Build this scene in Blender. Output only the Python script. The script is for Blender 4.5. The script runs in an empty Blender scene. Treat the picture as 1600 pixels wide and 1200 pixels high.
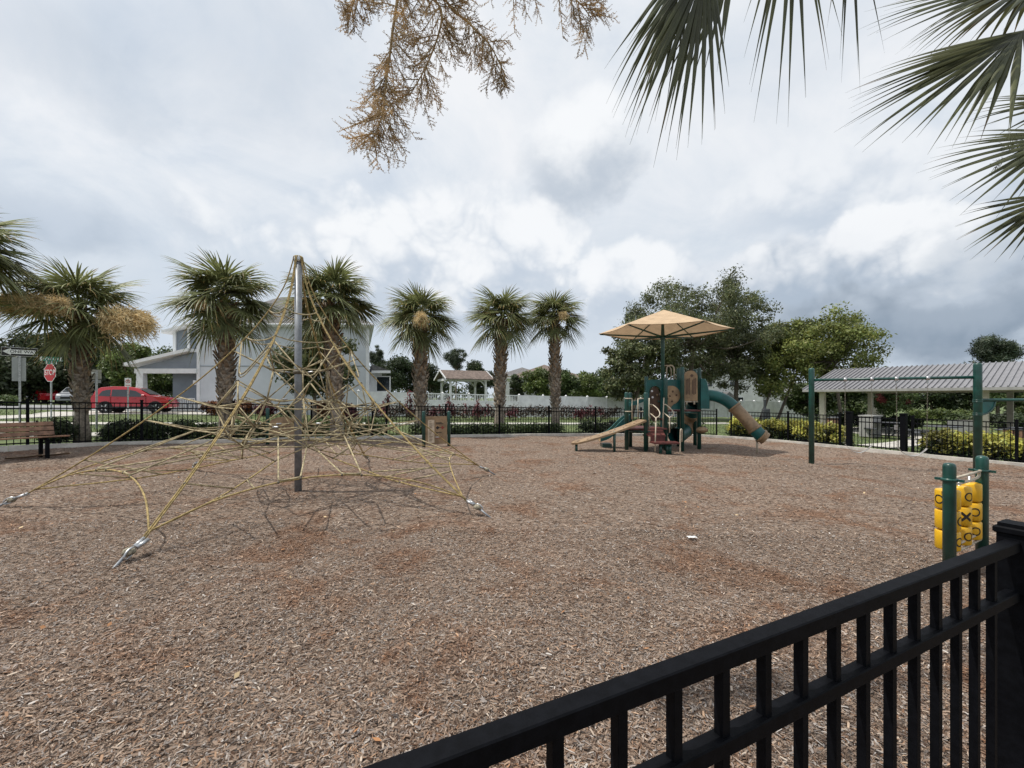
import bpy, math, random
import numpy as np
from mathutils import Vector, Matrix
R = math.radians
random.seed(7)
rng = np.random.default_rng(7)
SC = bpy.context.scene
COL = SC.collection
# ------------------------------------------------------------------ camera
EYE, FPX, HZ = 1.55, 680.0, 622.0          # eye height, focal length and horizon row of the 1600 px photograph
cd = bpy.data.cameras.new('camera')
cam = bpy.data.objects.new('camera', cd)
COL.objects.link(cam)
cam.location = (0, 0, EYE)
cam.rotation_euler = (R(90), 0, 0)
cd.sensor_width = 36
cd.lens = FPX/1600*36
cd.shift_y = (HZ-600)/1600
cd.clip_start = 0.05
cd.clip_end = 3000
SC.camera = cam
# ------------------------------------------------------------------ sky and sun
SUN_DIR = Vector((-0.42, -0.03, 0.90)).normalized()      # towards the sun: high and to the left
W = bpy.data.worlds.new('World')
SC.world = W
W.cycles.sampling_method = 'MANUAL'; W.cycles.sample_map_resolution = 256
W.use_nodes = True

class NT:
    """small helper to write node trees as expressions"""
    def __init__(s, tree): s.t = tree
    def new(s, kind, **kw):
        n = s.t.nodes.new(kind)
        for k, v in kw.items(): setattr(n, k, v)
        return n
    def put(s, sock, v):
        if hasattr(v, 'is_output'): s.t.links.new(v, sock)
        elif v is not None: sock.default_value = v
    def m(s, op, a, b=None, c=None, clamp=False):
        n = s.new('ShaderNodeMath', operation=op); n.use_clamp = clamp
        for i, v in enumerate((a, b, c)):
            if v is not None: s.put(n.inputs[i], v)
        return n.outputs[0]
    def vm(s, op, a, b=None):
        n = s.new('ShaderNodeVectorMath', operation=op)
        s.put(n.inputs[0], a)
        if b is not None: s.put(n.inputs[1], b)
        return n.outputs[0]
    def mix(s, f, a, b, blend='MIX'):
        n = s.new('ShaderNodeMix', data_type='RGBA', blend_type=blend)
        s.put(n.inputs[0], f)
        s.put(n.inputs[6], a if hasattr(a, 'is_output') or len(a) == 4 else (*a, 1))
        s.put(n.inputs[7], b if hasattr(b, 'is_output') or len(b) == 4 else (*b, 1))
        return n.outputs[2]
    def noise(s, vec, scale, detail=4, rough=0.5, out=0, dist=0.0):
        n = s.new('ShaderNodeTexNoise')
        s.put(n.inputs['Vector'], vec)
        n.inputs['Scale'].default_value = scale; n.inputs['Detail'].default_value = detail
        n.inputs['Roughness'].default_value = rough; n.inputs['Distortion'].default_value = dist
        return n.outputs[out]
    def ramp(s, f, stops):
        n = s.new('ShaderNodeValToRGB'); e = n.color_ramp.elements
        while len(e) < len(stops): e.new(0.5)
        for el, (p, c) in zip(e, stops):
            el.position = p; el.color = (*c, 1) if len(c) == 3 else c
        s.put(n.inputs[0], f)
        return n.outputs[0]
    def smooth(s, v, a, b):
        n = s.new('ShaderNodeMapRange', interpolation_type='SMOOTHSTEP')
        s.put(n.inputs[0], v); n.inputs[1].default_value = a; n.inputs[2].default_value = b
        return n.outputs[0]

def build_sky():
    t = W.node_tree; t.nodes.clear(); q = NT(t)
    out = q.new('ShaderNodeOutputWorld'); bg = q.new('ShaderNodeBackground')
    t.links.new(bg.outputs[0], out.inputs[0])
    sky = q.new('ShaderNodeTexSky', sky_type='NISHITA', sun_disc=False)
    sky.sun_elevation = math.asin(SUN_DIR.z)
    sky.sun_rotation = math.atan2(SUN_DIR.x, SUN_DIR.y)
    sky.dust_density = 2.0
    tc = q.new('ShaderNodeTexCoord'); d = tc.outputs['Generated']
    sep = q.new('ShaderNodeSeparateXYZ'); t.links.new(d, sep.inputs[0])
    x, y, z = sep.outputs
    def puff(vec, scale):                     # billowy, cauliflower-like noise
        v = q.new('ShaderNodeTexVoronoi', feature='F1'); v.normalize = True
        v.inputs['Scale'].default_value = scale; v.inputs['Detail'].default_value = 3; v.inputs['Roughness'].default_value = .55;
        t.links.new(q.vm('ADD', vec, q.vm('MULTIPLY', q.noise(vec, scale*.8, 3, .5, out=1), (.10, .10, .10))), v.inputs['Vector'])
        return q.m('SUBTRACT', 1.0, v.outputs['Distance'])
    flat = q.vm('MULTIPLY', d, (1, 1, 1.5))   # cloud layers are stretched sideways
    n1 = q.noise(flat, 1.6, 8, 0.58, dist=.5); n2 = q.noise(flat, 6.0, 8, 0.6); n4 = q.noise(q.vm('ADD', flat, (7.3, 2.1, 4.4)), 3.3, 9, 0.62, dist=.8)
    pf = puff(d, 9.0)
    w1 = q.m('MULTIPLY', q.m('SUBTRACT', n2, 0.5), 0.16)
    w2 = q.m('MULTIPLY', q.m('SUBTRACT', q.noise(q.vm('ADD', d, (3.1, 1.7, 5.2)), 6.0, 8, 0.6), 0.5), 0.11)
    az = q.m('ADD', q.m('ARCTAN2', x, y), w1)
    el = q.m('ADD', q.m('ARCSINE', z), w2)
    S = 10.0                                  # colours below are divided by the background strength 0.1
    def c(r, g, b): return (r*S, g*S, b*S)
    veil = q.ramp(q.m('ADD', q.m('MULTIPLY', n1, .62), q.m('MULTIPLY', n4, .38)), [(.36, (.56, .64, .745)), (.43, (.71, .775, .86)), (.50, (.82, .865, .92)), (.62, (.94, .955, .98))])
    veil = q.vm('SCALE', veil); veil.node.inputs['Scale'].default_value = S
    col = q.mix(0.93, sky.outputs[0], veil)
    col = q.mix(q.m('MULTIPLY', q.smooth(q.m('ADD', q.m('ARCSINE', z), q.m('MULTIPLY', q.m('SUBTRACT', n4, .5), .5)), 0.52, 0.12), 0.66), col, c(.58, .665, .765))   # thicker, bluer air low down
    def blob(col, px, py, rx, ry, top, bot, edge, amt, rough=.9, lit=1.6):
        X = (px-800)/FPX; Z = (HZ-py)/FPX; h = math.hypot(1, X)
        a0 = math.atan(X); e0 = math.atan(Z/h); ra = rx/FPX/(1+X*X); re = ry/FPX/h
        da = q.m('DIVIDE', q.m('SUBTRACT', az, a0), ra); de = q.m('DIVIDE', q.m('SUBTRACT', el, e0), re)
        r2 = q.m('ADD', q.m('MULTIPLY', da, da), q.m('MULTIPLY', de, de))
        v = q.m('ADD', q.m('SUBTRACT', 1.0, r2), q.m('MULTIPLY', q.m('SUBTRACT', pf, 0.64), rough*2.4))
        mask = q.m('MULTIPLY', q.smooth(v, 0.0, edge), amt)
        sh = q.smooth(q.m('ADD', q.m('ADD', de, q.m('MULTIPLY', q.m('SUBTRACT', pf, 0.66), lit*2.2)), q.m('MULTIPLY', q.m('SUBTRACT', n2, 0.5), 2.2)), -0.8, 0.75)
        return q.mix(mask, col, q.mix(sh, bot, top))
    g1, g2, wht = c(.44, .52, .625), c(.57, .645, .745), c(.93, .95, .975)
    col = blob(col, 110, 80, 260, 100, g2, g1, 1.8, .80, .6)
    col = blob(col, 430, 90, 240, 130, g2, g1, 1.9, .85, .6)
    col = blob(col, 60, 345, 220, 60, g2, g1, 1.3, .9, .6)
    col = blob(col, 300, 325, 80, 42, wht, g2, 1.0, .7, .8, 2)
    col = blob(col, 1230, 70, 220, 100, g2, g2, 1.9, .55, .6)
    col = blob(col, 905, 250, 108, 84, wht, c(.54, .605, .69), .7, 1.0, .8, 1.1)
    col = blob(col, 730, 470, 360, 75, g2, g1, 1.2, .6, .7)
    col = blob(col, 700, 400, 255, 95, wht, g2, .6, .97, 1.0, 2.4)
    col = blob(col, 985, 435, 120, 65, wht, g2, .6, .9, 1.0, 2.4)
    col = blob(col, 1400, 290, 380, 110, c(.86, .89, .93), g2, .8, .95, .9, 2.0)
    col = blob(col, 1450, 450, 420, 115, c(.50, .57, .66), c(.255, .32, .405), .8, .97, .8, 1.6)
    col = blob(col, 1400, 382, 150, 62, wht, g1, .55, .95, 1.1, 2.2)
    col = blob(col, 1230, 425, 110, 62, c(.88, .905, .94), g1, .55, .95, 1.1, 2.2)
    col = blob(col, 1110, 455, 110, 45, c(.76, .80, .86), g1, .8, .6, 1.0, 2.2)
    col = blob(col, 1550, 400, 110, 45, c(.66, .71, .77), g1, .8, .7, 1.0, 2.2)
    col = blob(col, 1480, 500, 330, 36, c(.36, .43, .52), c(.27, .34, .43), 1.0, .9, .6)
    t.links.new(col, bg.inputs[0]); bg.inputs[1].default_value = 0.1
build_sky()
sl = bpy.data.lights.new('sun', 'SUN'); sl.energy = 3.9; sl.angle = R(1.0); sl.color = (1, .95, .87)
sun = bpy.data.objects.new('sun', sl); COL.objects.link(sun)
sun.rotation_euler = (-SUN_DIR).to_track_quat('-Z', 'Y').to_euler()
SC.view_settings.view_transform = 'Standard'; SC.view_settings.look = 'None'
SC.view_settings.exposure = 0.0; SC.view_settings.gamma = 1.0
SC.cycles.use_denoising = True
SC.cycles.max_bounces = 6; SC.cycles.transparent_max_bounces = 8

# ------------------------------------------------------------------ helpers
SL = 0.022
def G(x, y=0.0): return -SL*max(-70.0, min(70.0, x))      # the ground falls gently to the right
def gp(px, Y, dz=0.0):                                     # ground point in a direction, at a depth
    x = (px-800)/FPX*Y
    return Vector((x, Y, G(x)+dz))
def at(px, py, Y): return Vector(((px-800)/FPX*Y, Y, EYE+(HZ-py)/FPX*Y))

MATS = {}
def mat(name, col, rough=0.6, var=0.12, scale=8.0, bump=0.0, bscale=60.0, metal=0.0, col2=None, spec=0.5, transl=0.0, attr=None, coat=0.0):
    if name in MATS: return MATS[name]
    m = bpy.data.materials.new(name); m.use_nodes = True; t = m.node_tree; t.nodes.clear(); q = NT(t)
    out = q.new('ShaderNodeOutputMaterial'); b = q.new('ShaderNodeBsdfPrincipled')
    pos = q.new('ShaderNodeNewGeometry').outputs['Position']
    n = q.noise(pos, scale, 5, 0.6)
    c2 = col2 or tuple(max(0, c*(1-2.2*var)) for c in col)
    c1 = tuple(min(1, c*(1+var)) for c in col)
    c = q.mix(q.smooth(n, 0.32, 0.68), c2, c1)
    if attr:
        a = q.new('ShaderNodeAttribute', attribute_name='tint')
        c = q.mix(1.0, c, a.outputs['Color'], 'MULTIPLY')
    t.links.new(c, b.inputs['Base Color'])
    b.inputs['Roughness'].default_value = rough; b.inputs['Metallic'].default_value = metal
    b.inputs['Specular IOR Level'].default_value = spec; b.inputs['Coat Weight'].default_value = coat
    if bump:
        bn = q.new('ShaderNodeBump'); bn.inputs['Strength'].default_value = bump; bn.inputs['Distance'].default_value = 0.02
        t.links.new(q.noise(pos, bscale, 4, 0.6), bn.inputs['Height']); t.links.new(bn.outputs[0], b.inputs['Normal'])
    res = b.outputs[0]
    if transl:
        tr = q.new('ShaderNodeBsdfTranslucent'); t.links.new(c, tr.inputs[0])
        mx = q.new('ShaderNodeMixShader'); mx.inputs[0].default_value = transl
        t.links.new(res, mx.inputs[1]); t.links.new(tr.outputs[0], mx.inputs[2]); res = mx.outputs[0]
    t.links.new(res, out.inputs[0])
    MATS[name] = m
    return m

def wloc(o):
    v = Vector((0, 0, 0))
    while o is not None:
        v = v + o.location; o = o.parent
    return v
def link(o, parent=None):
    COL.objects.link(o)
    if parent is not None: o.parent = parent
    return o
def tag(o, label=None, cat=None, group=None, kind=None):
    if label: o['label'] = label
    if cat: o['category'] = cat
    if group: o['group'] = group
    if kind: o['kind'] = kind
    return o
def thing(name, label, cat, loc=(0, 0, 0), group=None, rz=0.0):
    o = bpy.data.objects.new(name, None); o.location = loc; o.rotation_euler = (0, 0, rz); o.empty_display_size = .1
    COL.objects.link(o)
    return tag(o, label, cat, group)
def frame(d):
    d = Vector(d).normalized()
    u = d.orthogonal().normalized() if abs(d.z) > .95 else d.cross(Vector((0, 0, 1))).normalized()
    return d, u, d.cross(u).normalized()

class MB:
    def __init__(s): s.v, s.f, s.sm = [], [], []
    def add(s, vs, fs, smooth=False):
        k = len(s.v); s.v += [tuple(v) for v in vs]
        for f in fs: s.f.append(tuple(i+k for i in f)); s.sm.append(smooth)
        return s
    def box(s, c, size, rz=0.0, rot=None, taper=1.0, bev=0.0):
        hx, hy, hz = size[0]/2, size[1]/2, size[2]/2
        M = rot if rot is not None else Matrix.Rotation(rz, 3, 'Z')
        c = Vector(c)
        if bev <= 0:
            vs = [(x*hx*(taper if z > 0 else 1), y*hy*(taper if z > 0 else 1), z*hz) for z in (-1, 1) for x, y in ((-1, -1), (1, -1), (1, 1), (-1, 1))]
            fs = [(3, 2, 1, 0), (4, 5, 6, 7), (0, 1, 5, 4), (1, 2, 6, 5), (2, 3, 7, 6), (3, 0, 4, 7)]
        else:
            vs, fs = [], []
            prof = [(-hz, bev), (-hz+bev, 0), (hz-bev, 0), (hz, bev)]
            for z, i in prof:
                a, b2 = hx-i, hy-i; e = bev*.7 if i == 0 else bev*.5
                vs += [(-a+e, -b2, z), (a-e, -b2, z), (a, -b2+e, z), (a, b2-e, z), (a-e, b2, z), (-a+e, b2, z), (-a, b2-e, z), (-a, -b2+e, z)]
            for r in range(3):
                for i in range(8): fs.append((r*8+i, r*8+(i+1) % 8, r*8+8+(i+1) % 8, r*8+8+i))
            fs += [tuple(range(7, -1, -1)), tuple(range(24, 32))]
        return s.add([c+M@Vector(v) for v in vs], fs)
    def tube(s, pts, r, n=8, cap=True, closed=False, smooth=True):
        pts = [Vector(p) for p in pts]; N = len(pts)
        rs = r if isinstance(r, (list, tuple)) else [r]*N
        vs, fs = [], []; pu = None
        for i, p in enumerate(pts):
            a = pts[i-1] if i > 0 else (pts[-1] if closed else p); b = pts[i+1] if i < N-1 else (pts[0] if closed else p)
            d, u, w = frame(b-a if (b-a).length > 1e-9 else Vector((0, 0, 1)))
            if pu is not None:
                u = pu-d*pu.dot(d)
                u = u.normalized() if u.length > 1e-6 else frame(d)[1]
                w = d.cross(u).normalized()
            pu = u
            vs += [p+(u*math.cos(2*math.pi*k/n)+w*math.sin(2*math.pi*k/n))*rs[i] for k in range(n)]
        for i in range(N if closed else N-1):
            j = (i+1) % N
            fs += [(i*n+k, i*n+(k+1) % n, j*n+(k+1) % n, j*n+k) for k in range(n)]
        s.add(vs, fs, smooth)
        if cap and not closed:
            k = len(s.v)-len(vs)
            s.f.append(tuple(k+i for i in range(n-1, -1, -1))); s.sm.append(False)
            s.f.append(tuple(k+(N-1)*n+i for i in range(n))); s.sm.append(False)
        return s
    def lathe(s, base, prof, n=14, axis=(0, 0, 1), smooth=True):
        d, u, w = frame(axis); base = Vector(base)
        vs = [base+d*h+(u*math.cos(2*math.pi*k/n)+w*math.sin(2*math.pi*k/n))*r for r, h in prof for k in range(n)]
        fs = [(i*n+k, i*n+(k+1) % n, (i+1)*n+(k+1) % n, (i+1)*n+k) for i in range(len(prof)-1) for k in range(n)]
        s.add(vs, fs, smooth); k = len(s.v)-len(vs); L = (len(prof)-1)*n
        s.f.append(tuple(k+i for i in range(n-1, -1, -1))); s.sm.append(False)
        s.f.append(tuple(k+L+i for i in range(n))); s.sm.append(False)
        return s
    def prism(s, poly, vec):
        """extrude a planar polygon (3-D points) along vec"""
        P = [Vector(p) for p in poly]; v = Vector(vec); n = len(P)
        return s.add(P+[p+v for p in P], [tuple(range(n-1, -1, -1)), tuple(range(n, 2*n))]+[(i, (i+1) % n, n+(i+1) % n, n+i) for i in range(n)])
    def ball(s, c, r, n=8, m=6, sq=(1, 1, 1), jit=0.0):
        c = Vector(c); vs, fs = [], []
        for i in range(m+1):
            a = math.pi*i/m
            for k in range(n):
                b = 2*math.pi*k/n; q = 1+random.uniform(-jit, jit)
                vs.append(c+Vector((math.sin(a)*math.cos(b)*r*sq[0]*q, math.sin(a)*math.sin(b)*r*sq[1]*q, math.cos(a)*r*sq[2]*q)))
        for i in range(m):
            for k in range(n): fs.append((i*n+k, (i+1)*n+k, (i+1)*n+(k+1) % n, i*n+(k+1) % n))
        return s.add(vs, fs, True)
    def mesh(s, name, off=None):
        me = bpy.data.meshes.new(name)
        vs = s.v if off is None else [(a-off[0], b-off[1], c-off[2]) for a, b, c in s.v]
        me.from_pydata(vs, [], s.f); me.polygons.foreach_set('use_smooth', s.sm); me.update()
        return me
    def build(s, name, m, parent=None, local=False):
        off = None if (parent is None or local) else wloc(parent)
        me = s.mesh(name, off); me.materials.append(m)
        return link(bpy.data.objects.new(name, me), parent)
def inst(name, me, parent, loc, rz=0.0, scale=None):
    """another piece with the same mesh; loc in world space, parent unrotated"""
    o = bpy.data.objects.new(name, me); link(o, parent)
    o.location = Vector(loc)-(wloc(parent) if parent else Vector()); o.rotation_euler = (0, 0, rz)
    if scale: o.scale = scale
    return o
def simple(name, mb, m, label, cat, base=None, group=None):
    """a thing that is one mesh, its origin at its base"""
    b = Vector(base) if base is not None else Vector((0, 0, 0))
    me = mb.mesh(name, b); me.materials.append(m)
    o = bpy.data.objects.new(name, me); o.location = b; COL.objects.link(o)
    return tag(o, label, cat, group)
def struct(name, mb, m):
    o = mb.build(name, m); o['kind'] = 'structure'
    return o
def npmesh(name, V, F, m, parent=None, tint=None, off=None, nper=4):
    """V (N,3) and quads/tris F from numpy; tint (N,3) per vertex"""
    if off is None and parent is not None: off = wloc(parent)
    V = V-np.array(off) if off is not None else V
    me = bpy.data.meshes.new(name); nf = len(F)
    me.vertices.add(len(V)); me.vertices.foreach_set('co', V.astype(np.float32).ravel())
    me.loops.add(nf*nper); me.loops.foreach_set('vertex_index', F.astype(np.int32).ravel())
    me.polygons.add(nf); me.polygons.foreach_set('loop_start', np.arange(0, nf*nper, nper, dtype=np.int32))
    if tint is not None:
        a = me.color_attributes.new('tint', 'FLOAT_COLOR', 'POINT')
        a.data.foreach_set('color', np.c_[tint, np.ones(len(V))].astype(np.float32).ravel())
    me.update(calc_edges=True); me.materials.append(m)
    o = bpy.data.objects.new(name, me); link(o, parent)
    return o
def textobj(txt, size, m, parent, M, depth=0.002, sx=1.0):
    cu = bpy.data.curves.new('lettering', 'FONT'); cu.body = txt; cu.size = size; cu.align_x = 'CENTER'; cu.align_y = 'CENTER'; cu.extrude = depth
    cu.offset = size*0.012
    tmp = bpy.data.objects.new('lettering', cu); COL.objects.link(tmp); bpy.context.view_layer.update()
    me = bpy.data.meshes.new_from_object(tmp.evaluated_get(bpy.context.evaluated_depsgraph_get())); bpy.data.objects.remove(tmp)
    me.materials.clear(); me.materials.append(m); o = bpy.data.objects.new('lettering', me); link(o, parent)
    o.matrix_local = Matrix.Translation(-wloc(parent))@M@Matrix.Diagonal((sx, 1, 1, 1))
    return o
def basis(o, x, y, z): return Matrix.Translation(Vector(o))@Matrix((Vector(x), Vector(y), Vector(z))).transposed().to_4x4()
def curve_pts(P, n=6):
    """Catmull-Rom through P"""
    P = [Vector(p) for p in P]; out = []
    for i in range(len(P)-1):
        a, b, c, d = P[max(i-1, 0)], P[i], P[i+1], P[min(i+2, len(P)-1)]
        for k in range(n):
            t = k/n
            out.append(.5*((2*b)+(c-a)*t+(2*a-5*b+4*c-d)*t*t+(3*b-a-3*c+d)*t**3))
    return out+[P[-1]]
# ------------------------------------------------------------------ materials
def mulch_material(name, attr):
    m = bpy.data.materials.new(name); m.use_nodes = True; t = m.node_tree; t.nodes.clear(); q = NT(t)
    out = q.new('ShaderNodeOutputMaterial'); b = q.new('ShaderNodeBsdfPrincipled')
    pos = q.new('ShaderNodeNewGeometry').outputs['Position']
    stops = [(0, (.052, .032, .022)), (.18, (.116, .076, .053)), (.42, (.205, .146, .108)), (.68, (.285, .215, .166)), (.88, (.360, .284, .224)), (1, (.47, .395, .32))]
    if attr:
        a = q.new('ShaderNodeAttribute', attribute_name='tint'); sc_ = q.new('ShaderNodeSeparateColor'); t.links.new(a.outputs['Color'], sc_.inputs[0]); r = sc_.outputs[0]
    else:
        mp = q.new('ShaderNodeMapping'); mp.inputs['Scale'].default_value = (1, 1.5, 1); mp.inputs['Rotation'].default_value = (0, 0, .5)
        t.links.new(pos, mp.inputs[0])
        v = q.new('ShaderNodeTexVoronoi'); v.inputs['Scale'].default_value = 26; t.links.new(q.vm('ADD', mp.outputs[0], q.vm('MULTIPLY', q.noise(pos, 30, 2, .5, out=1), (.05, .05, .05))), v.inputs['Vector'])
        sp = q.new('ShaderNodeSeparateColor'); t.links.new(v.outputs['Color'], sp.inputs[0])
        r = q.m('ADD', q.m('MULTIPLY', sp.outputs[0], .75), q.m('MULTIPLY', q.noise(pos, 90, 3, .7), .25))
        bn = q.new('ShaderNodeBump'); bn.inputs['Strength'].default_value = .9; bn.inputs['Distance'].default_value = .025
        t.links.new(q.m('ADD', v.outputs['Distance'], q.noise(pos, 70, 3, .7)), bn.inputs['Height']); t.links.new(bn.outputs[0], b.inputs['Normal'])
    c = q.ramp(r, stops)
    if attr:                                  # weathered grey, brown and fresh orange chips
        hs_ = q.new('ShaderNodeHueSaturation'); hs_.inputs['Saturation'].default_value = .45; hs_.inputs['Value'].default_value = 1.05; t.links.new(c, hs_.inputs['Color'])
        c = q.mix(q.smooth(sc_.outputs[1], .32, .22), c, hs_.outputs[0])
        c = q.mix(q.m('MULTIPLY', q.smooth(sc_.outputs[1], .86, .93), .8), c, q.mix(1.0, c, (1.12, .88, .68), 'MULTIPLY'))
    # damp, red-brown rotted patches with a shape of their own
    pn = q.noise(pos, .75, 6, .68, dist=.6); p2 = q.noise(pos, 2.6, 5, .6)
    f = q.m('MULTIPLY', q.smooth(q.m('ADD', pn, q.m('MULTIPLY', p2, .35)), .66, .84), .85)
    c = q.mix(f, c, q.mix(1.0, c, (.82, .60, .46), 'MULTIPLY'))
    c = q.mix(q.m('MULTIPLY', q.smooth(q.noise(pos, .33, 3, .5), .42, .66), .32), c, q.mix(1.0, c, (1.25, 1.20, 1.17), 'MULTIPLY'))
    t.links.new(c, b.inputs['Base Color']); b.inputs['Roughness'].default_value = .85; b.inputs['Specular IOR Level'].default_value = .3
    t.links.new(b.outputs[0], out.inputs[0])
    return m
M_MULCH = mulch_material('mulch', False)
M_CHIP = mulch_material('wood_chips', True)
M_GRASS = mat('lawn', (.108, .138, .046), .9, .25, 1.4, .8, 130, col2=(.064, .092, .030))
M_BLADE = mat('grass_blades', (.115, .150, .050), .7, .2, 3, transl=.25, attr=True)
M_CONC = mat('concrete', (.56, .53, .48), .85, .12, 3, .3, 70)
M_WALK = mat('sidewalk_concrete', (.50, .475, .43), .85, .10, 2, .2, 50)
M_ROAD = mat('road_surface', (.27, .27, .275), .9, .08, 1, .2, 60)
M_BLACK = mat('black_powder_coat', (.0045, .005, .0068), .6, .15, 40, .05, 200, spec=.07)
M_GREEN = mat('green_powder_coat', (.008, .060, .048), .33, .15, 6, .03, 200, coat=.2)
M_TEAL = mat('teal_plastic', (.006, .100, .095), .4, .15, 3)
M_TAN = mat('tan_plastic', (.30, .20, .11), .5, .15, 4)
M_BROWN = mat('brown_plastic', (.11, .062, .038), .55, .2, 6)
M_MAROON = mat('maroon_coated_steel', (.115, .030, .026), .55, .2, 8, .2, 150)
M_BEIGE = mat('beige_pipe', (.50, .43, .33), .4, .1, 10)
M_STEEL = mat('galvanised_steel', (.50, .51, .52), .38, .15, 20, metal=.8)
M_POLE = mat('grey_mast_steel', (.225, .24, .26), .5, .12, 7, .05, 80, metal=.35)
M_ROPE = mat('yellow_rope', (.43, .32, .135), .85, .22, 25, .6, 260)
M_ROPE2 = mat('faded_rope', (.45, .375, .225), .85, .25, 14, .6, 260)
M_CLAMP = mat('dark_rope_clamp', (.10, .085, .06), .6)
M_YEL = mat('yellow_plastic', (.74, .42, .012), .38, .06, 6)
M_INK = mat('black_print', (.012, .010, .010), .6)
M_WHITE = mat('white_vinyl', (.85, .855, .865), .5, .06, 2)
M_SEAT = mat('swing_belt', (.30, .29, .28), .45)
M_CANVAS = mat('canopy_fabric', (.60, .44, .285), .9, .06, 4, .2, 200, transl=.22)
M_BARK = mat('oak_bark', (.16, .13, .105), .9, .25, 12, .8, 30)
M_PALMB = mat('palm_trunk', (.29, .245, .195), .95, .25, 14, .8, 40)
M_BOOT = mat('palm_leaf_bases', (.27, .215, .16), .9, .28, 9, .5, 60, attr=True)
M_FROND = mat('palm_frond', (.178, .202, .090), .45, .22, 2.5, transl=.28, attr=True)
M_SEED = mat('palm_flower_stalks', (.80, .64, .37), .85, .2, 6, transl=.3)
M_SEEDN = mat('palm_seed_stalks', (.66, .50, .29), .8, .2, 9, transl=.35)
def leafmat(n, c, tr=.25): return mat(n, c, .55, .2, .9, transl=tr, attr=True)
M_OAK = leafmat('oak_leaves', (.138, .155, .072), .34)
M_ELM = leafmat('elm_leaves', (.215, .245, .072), .42)
M_DARKL = leafmat('dark_leaves', (.046, .068, .026))
M_MIDL = leafmat('green_leaves', (.082, .118, .036))
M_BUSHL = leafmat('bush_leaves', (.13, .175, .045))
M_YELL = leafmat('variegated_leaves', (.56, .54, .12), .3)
M_REDL = leafmat('red_leaves', (.155, .042, .050))
M_CROTL = leafmat('croton_leaves', (.19, .075, .030))
M_PINK = leafmat('crape_flowers', (.38, .085, .075))
M_PINE = leafmat('pine_needles', (.060, .082, .045), .2)
M_SIDING = mat('pale_blue_siding', (.56, .585, .625), .75, .04, .8)
M_SIDE2 = mat('blue_grey_siding', (.215, .245, .285), .75, .06, .8)
M_TRIM = mat('white_trim', (.74, .745, .76), .6, .04, 2)
M_WALLG = mat('grey_stucco', (.42, .42, .425), .85, .06, 2, .2, 80)
M_WALLW = mat('white_stucco', (.66, .66, .65), .85, .05, 1, .2, 80)
M_SHING = mat('brown_shingles', (.165, .125, .105), .9, .2, 5, .5, 40)
M_SHING2 = mat('grey_shingles', (.15, .145, .145), .9, .2, 5, .5, 40)
M_GLASS = mat('dark_window_glass', (.020, .026, .032), .08, .1, 2, spec=.8)
M_METROOF = mat('grey_metal_roof', (.25, .245, .255), .45, .06, 2, metal=.3)
M_CREAM = mat('cream_column', (.56, .51, .42), .7, .06, 3)
M_WOOD = mat('brown_bench_slats', (.25, .135, .082), .6, .2, 9, .25, 60)
M_TABLE = mat('coated_table_metal', (.055, .058, .065), .5, .1, 8)
M_REDCAR = mat('red_car_paint', (.46, .008, .018), .22, .03, 2, coat=.8)
M_GREYCAR = mat('grey_car_paint', (.22, .235, .26), .3, .03, 2, coat=.8)
M_TYRE = mat('tyre_rubber', (.018, .018, .019), .8)
M_SIGNB = mat('sign_back_aluminium', (.35, .36, .365), .5, .06, 4, metal=.4)
M_SIGNR = mat('sign_red', (.46, .012, .022), .5, .05, 4)
M_SIGNG = mat('sign_green', (.0, .22, .155), .5, .05, 4)
M_SIGNW = mat('sign_white', (.74, .74, .73), .55, .04, 4)
M_BOX = mat('grey_box', (.32, .315, .30), .8, .08, 3)
M_ORANGE = mat('small_flowers', (.55, .16, .03), .7)
M_DRY = mat('dry_palm_sheath', (.36, .27, .19), .85, .2, 8, .3, 60)

# ------------------------------------------------------------------ ground
g = MB(); xs = [-1500, -300, -120, -70, -40, -20, 0, 20, 40, 70, 120, 300, 1500]; ys = [-60, -20, 0, 20, 40, 80, 160, 400, 2500]
g.add([(x, y, G(x)-.065) for y in ys for x in xs], [(j*13+i, j*13+i+1, (j+1)*13+i+1, (j+1)*13+i) for j in range(len(ys)-1) for i in range(12)])
ground = struct('ground', g, M_GRASS)

# the kerb round the mulch: plan points measured along the far side, then round to the near fence
KP = [(-14.6, 6.0), (-13.7, 8.6), (-12.45, 10.75), (-10.3, 12.45), (-8.1, 13.85), (-5.2, 15.35), (-2.3, 16.7), (.6, 17.9), (3.6, 18.95), (6.4, 19.6), (8.7, 19.55),
      (10.3, 18.5), (11.35, 16.9), (12.1, 15.2), (12.9, 13.5), (14.0, 11.6), (15.3, 9.4)]
KC = [Vector((p.x, p.y, 0)) for p in curve_pts([(x, y, 0) for x, y in KP], 8)]
ND = Vector((.8985, .4395, 0)); NP = Vector((1.533, 1.372, 0))       # near fence line
NQ = Vector((ND.y, -ND.x, 0))*4.5  # unseen mulch added on the camera side, keeps grass green off the railing
POLY = [(p.x, p.y) for p in KC]+[(NP+ND*15.2).to_tuple()[:2], (NP+ND*13+NQ).to_tuple()[:2], (NP-ND*18+NQ).to_tuple()[:2], (NP-ND*18).to_tuple()[:2]]
def inside(X, Y, poly=POLY):
    r = np.zeros(X.shape, bool); n = len(poly)
    for i in range(n):
        (x1, y1), (x2, y2) = poly[i], poly[(i+1) % n]
        if y1 == y2: continue
        c = ((y1 > Y) != (y2 > Y)) & (X < (x2-x1)*(Y-y1)/(y2-y1)+x1)
        r ^= c
    return r
def lump(X, Y):
    return .026*np.sin(X*1.1+.6*Y)*np.sin(Y*.9-.4*X)+.014*np.sin(3.1*X-1.9*Y+1)+.008*np.sin(5.3*Y+2.2*X)
st = .2
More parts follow.
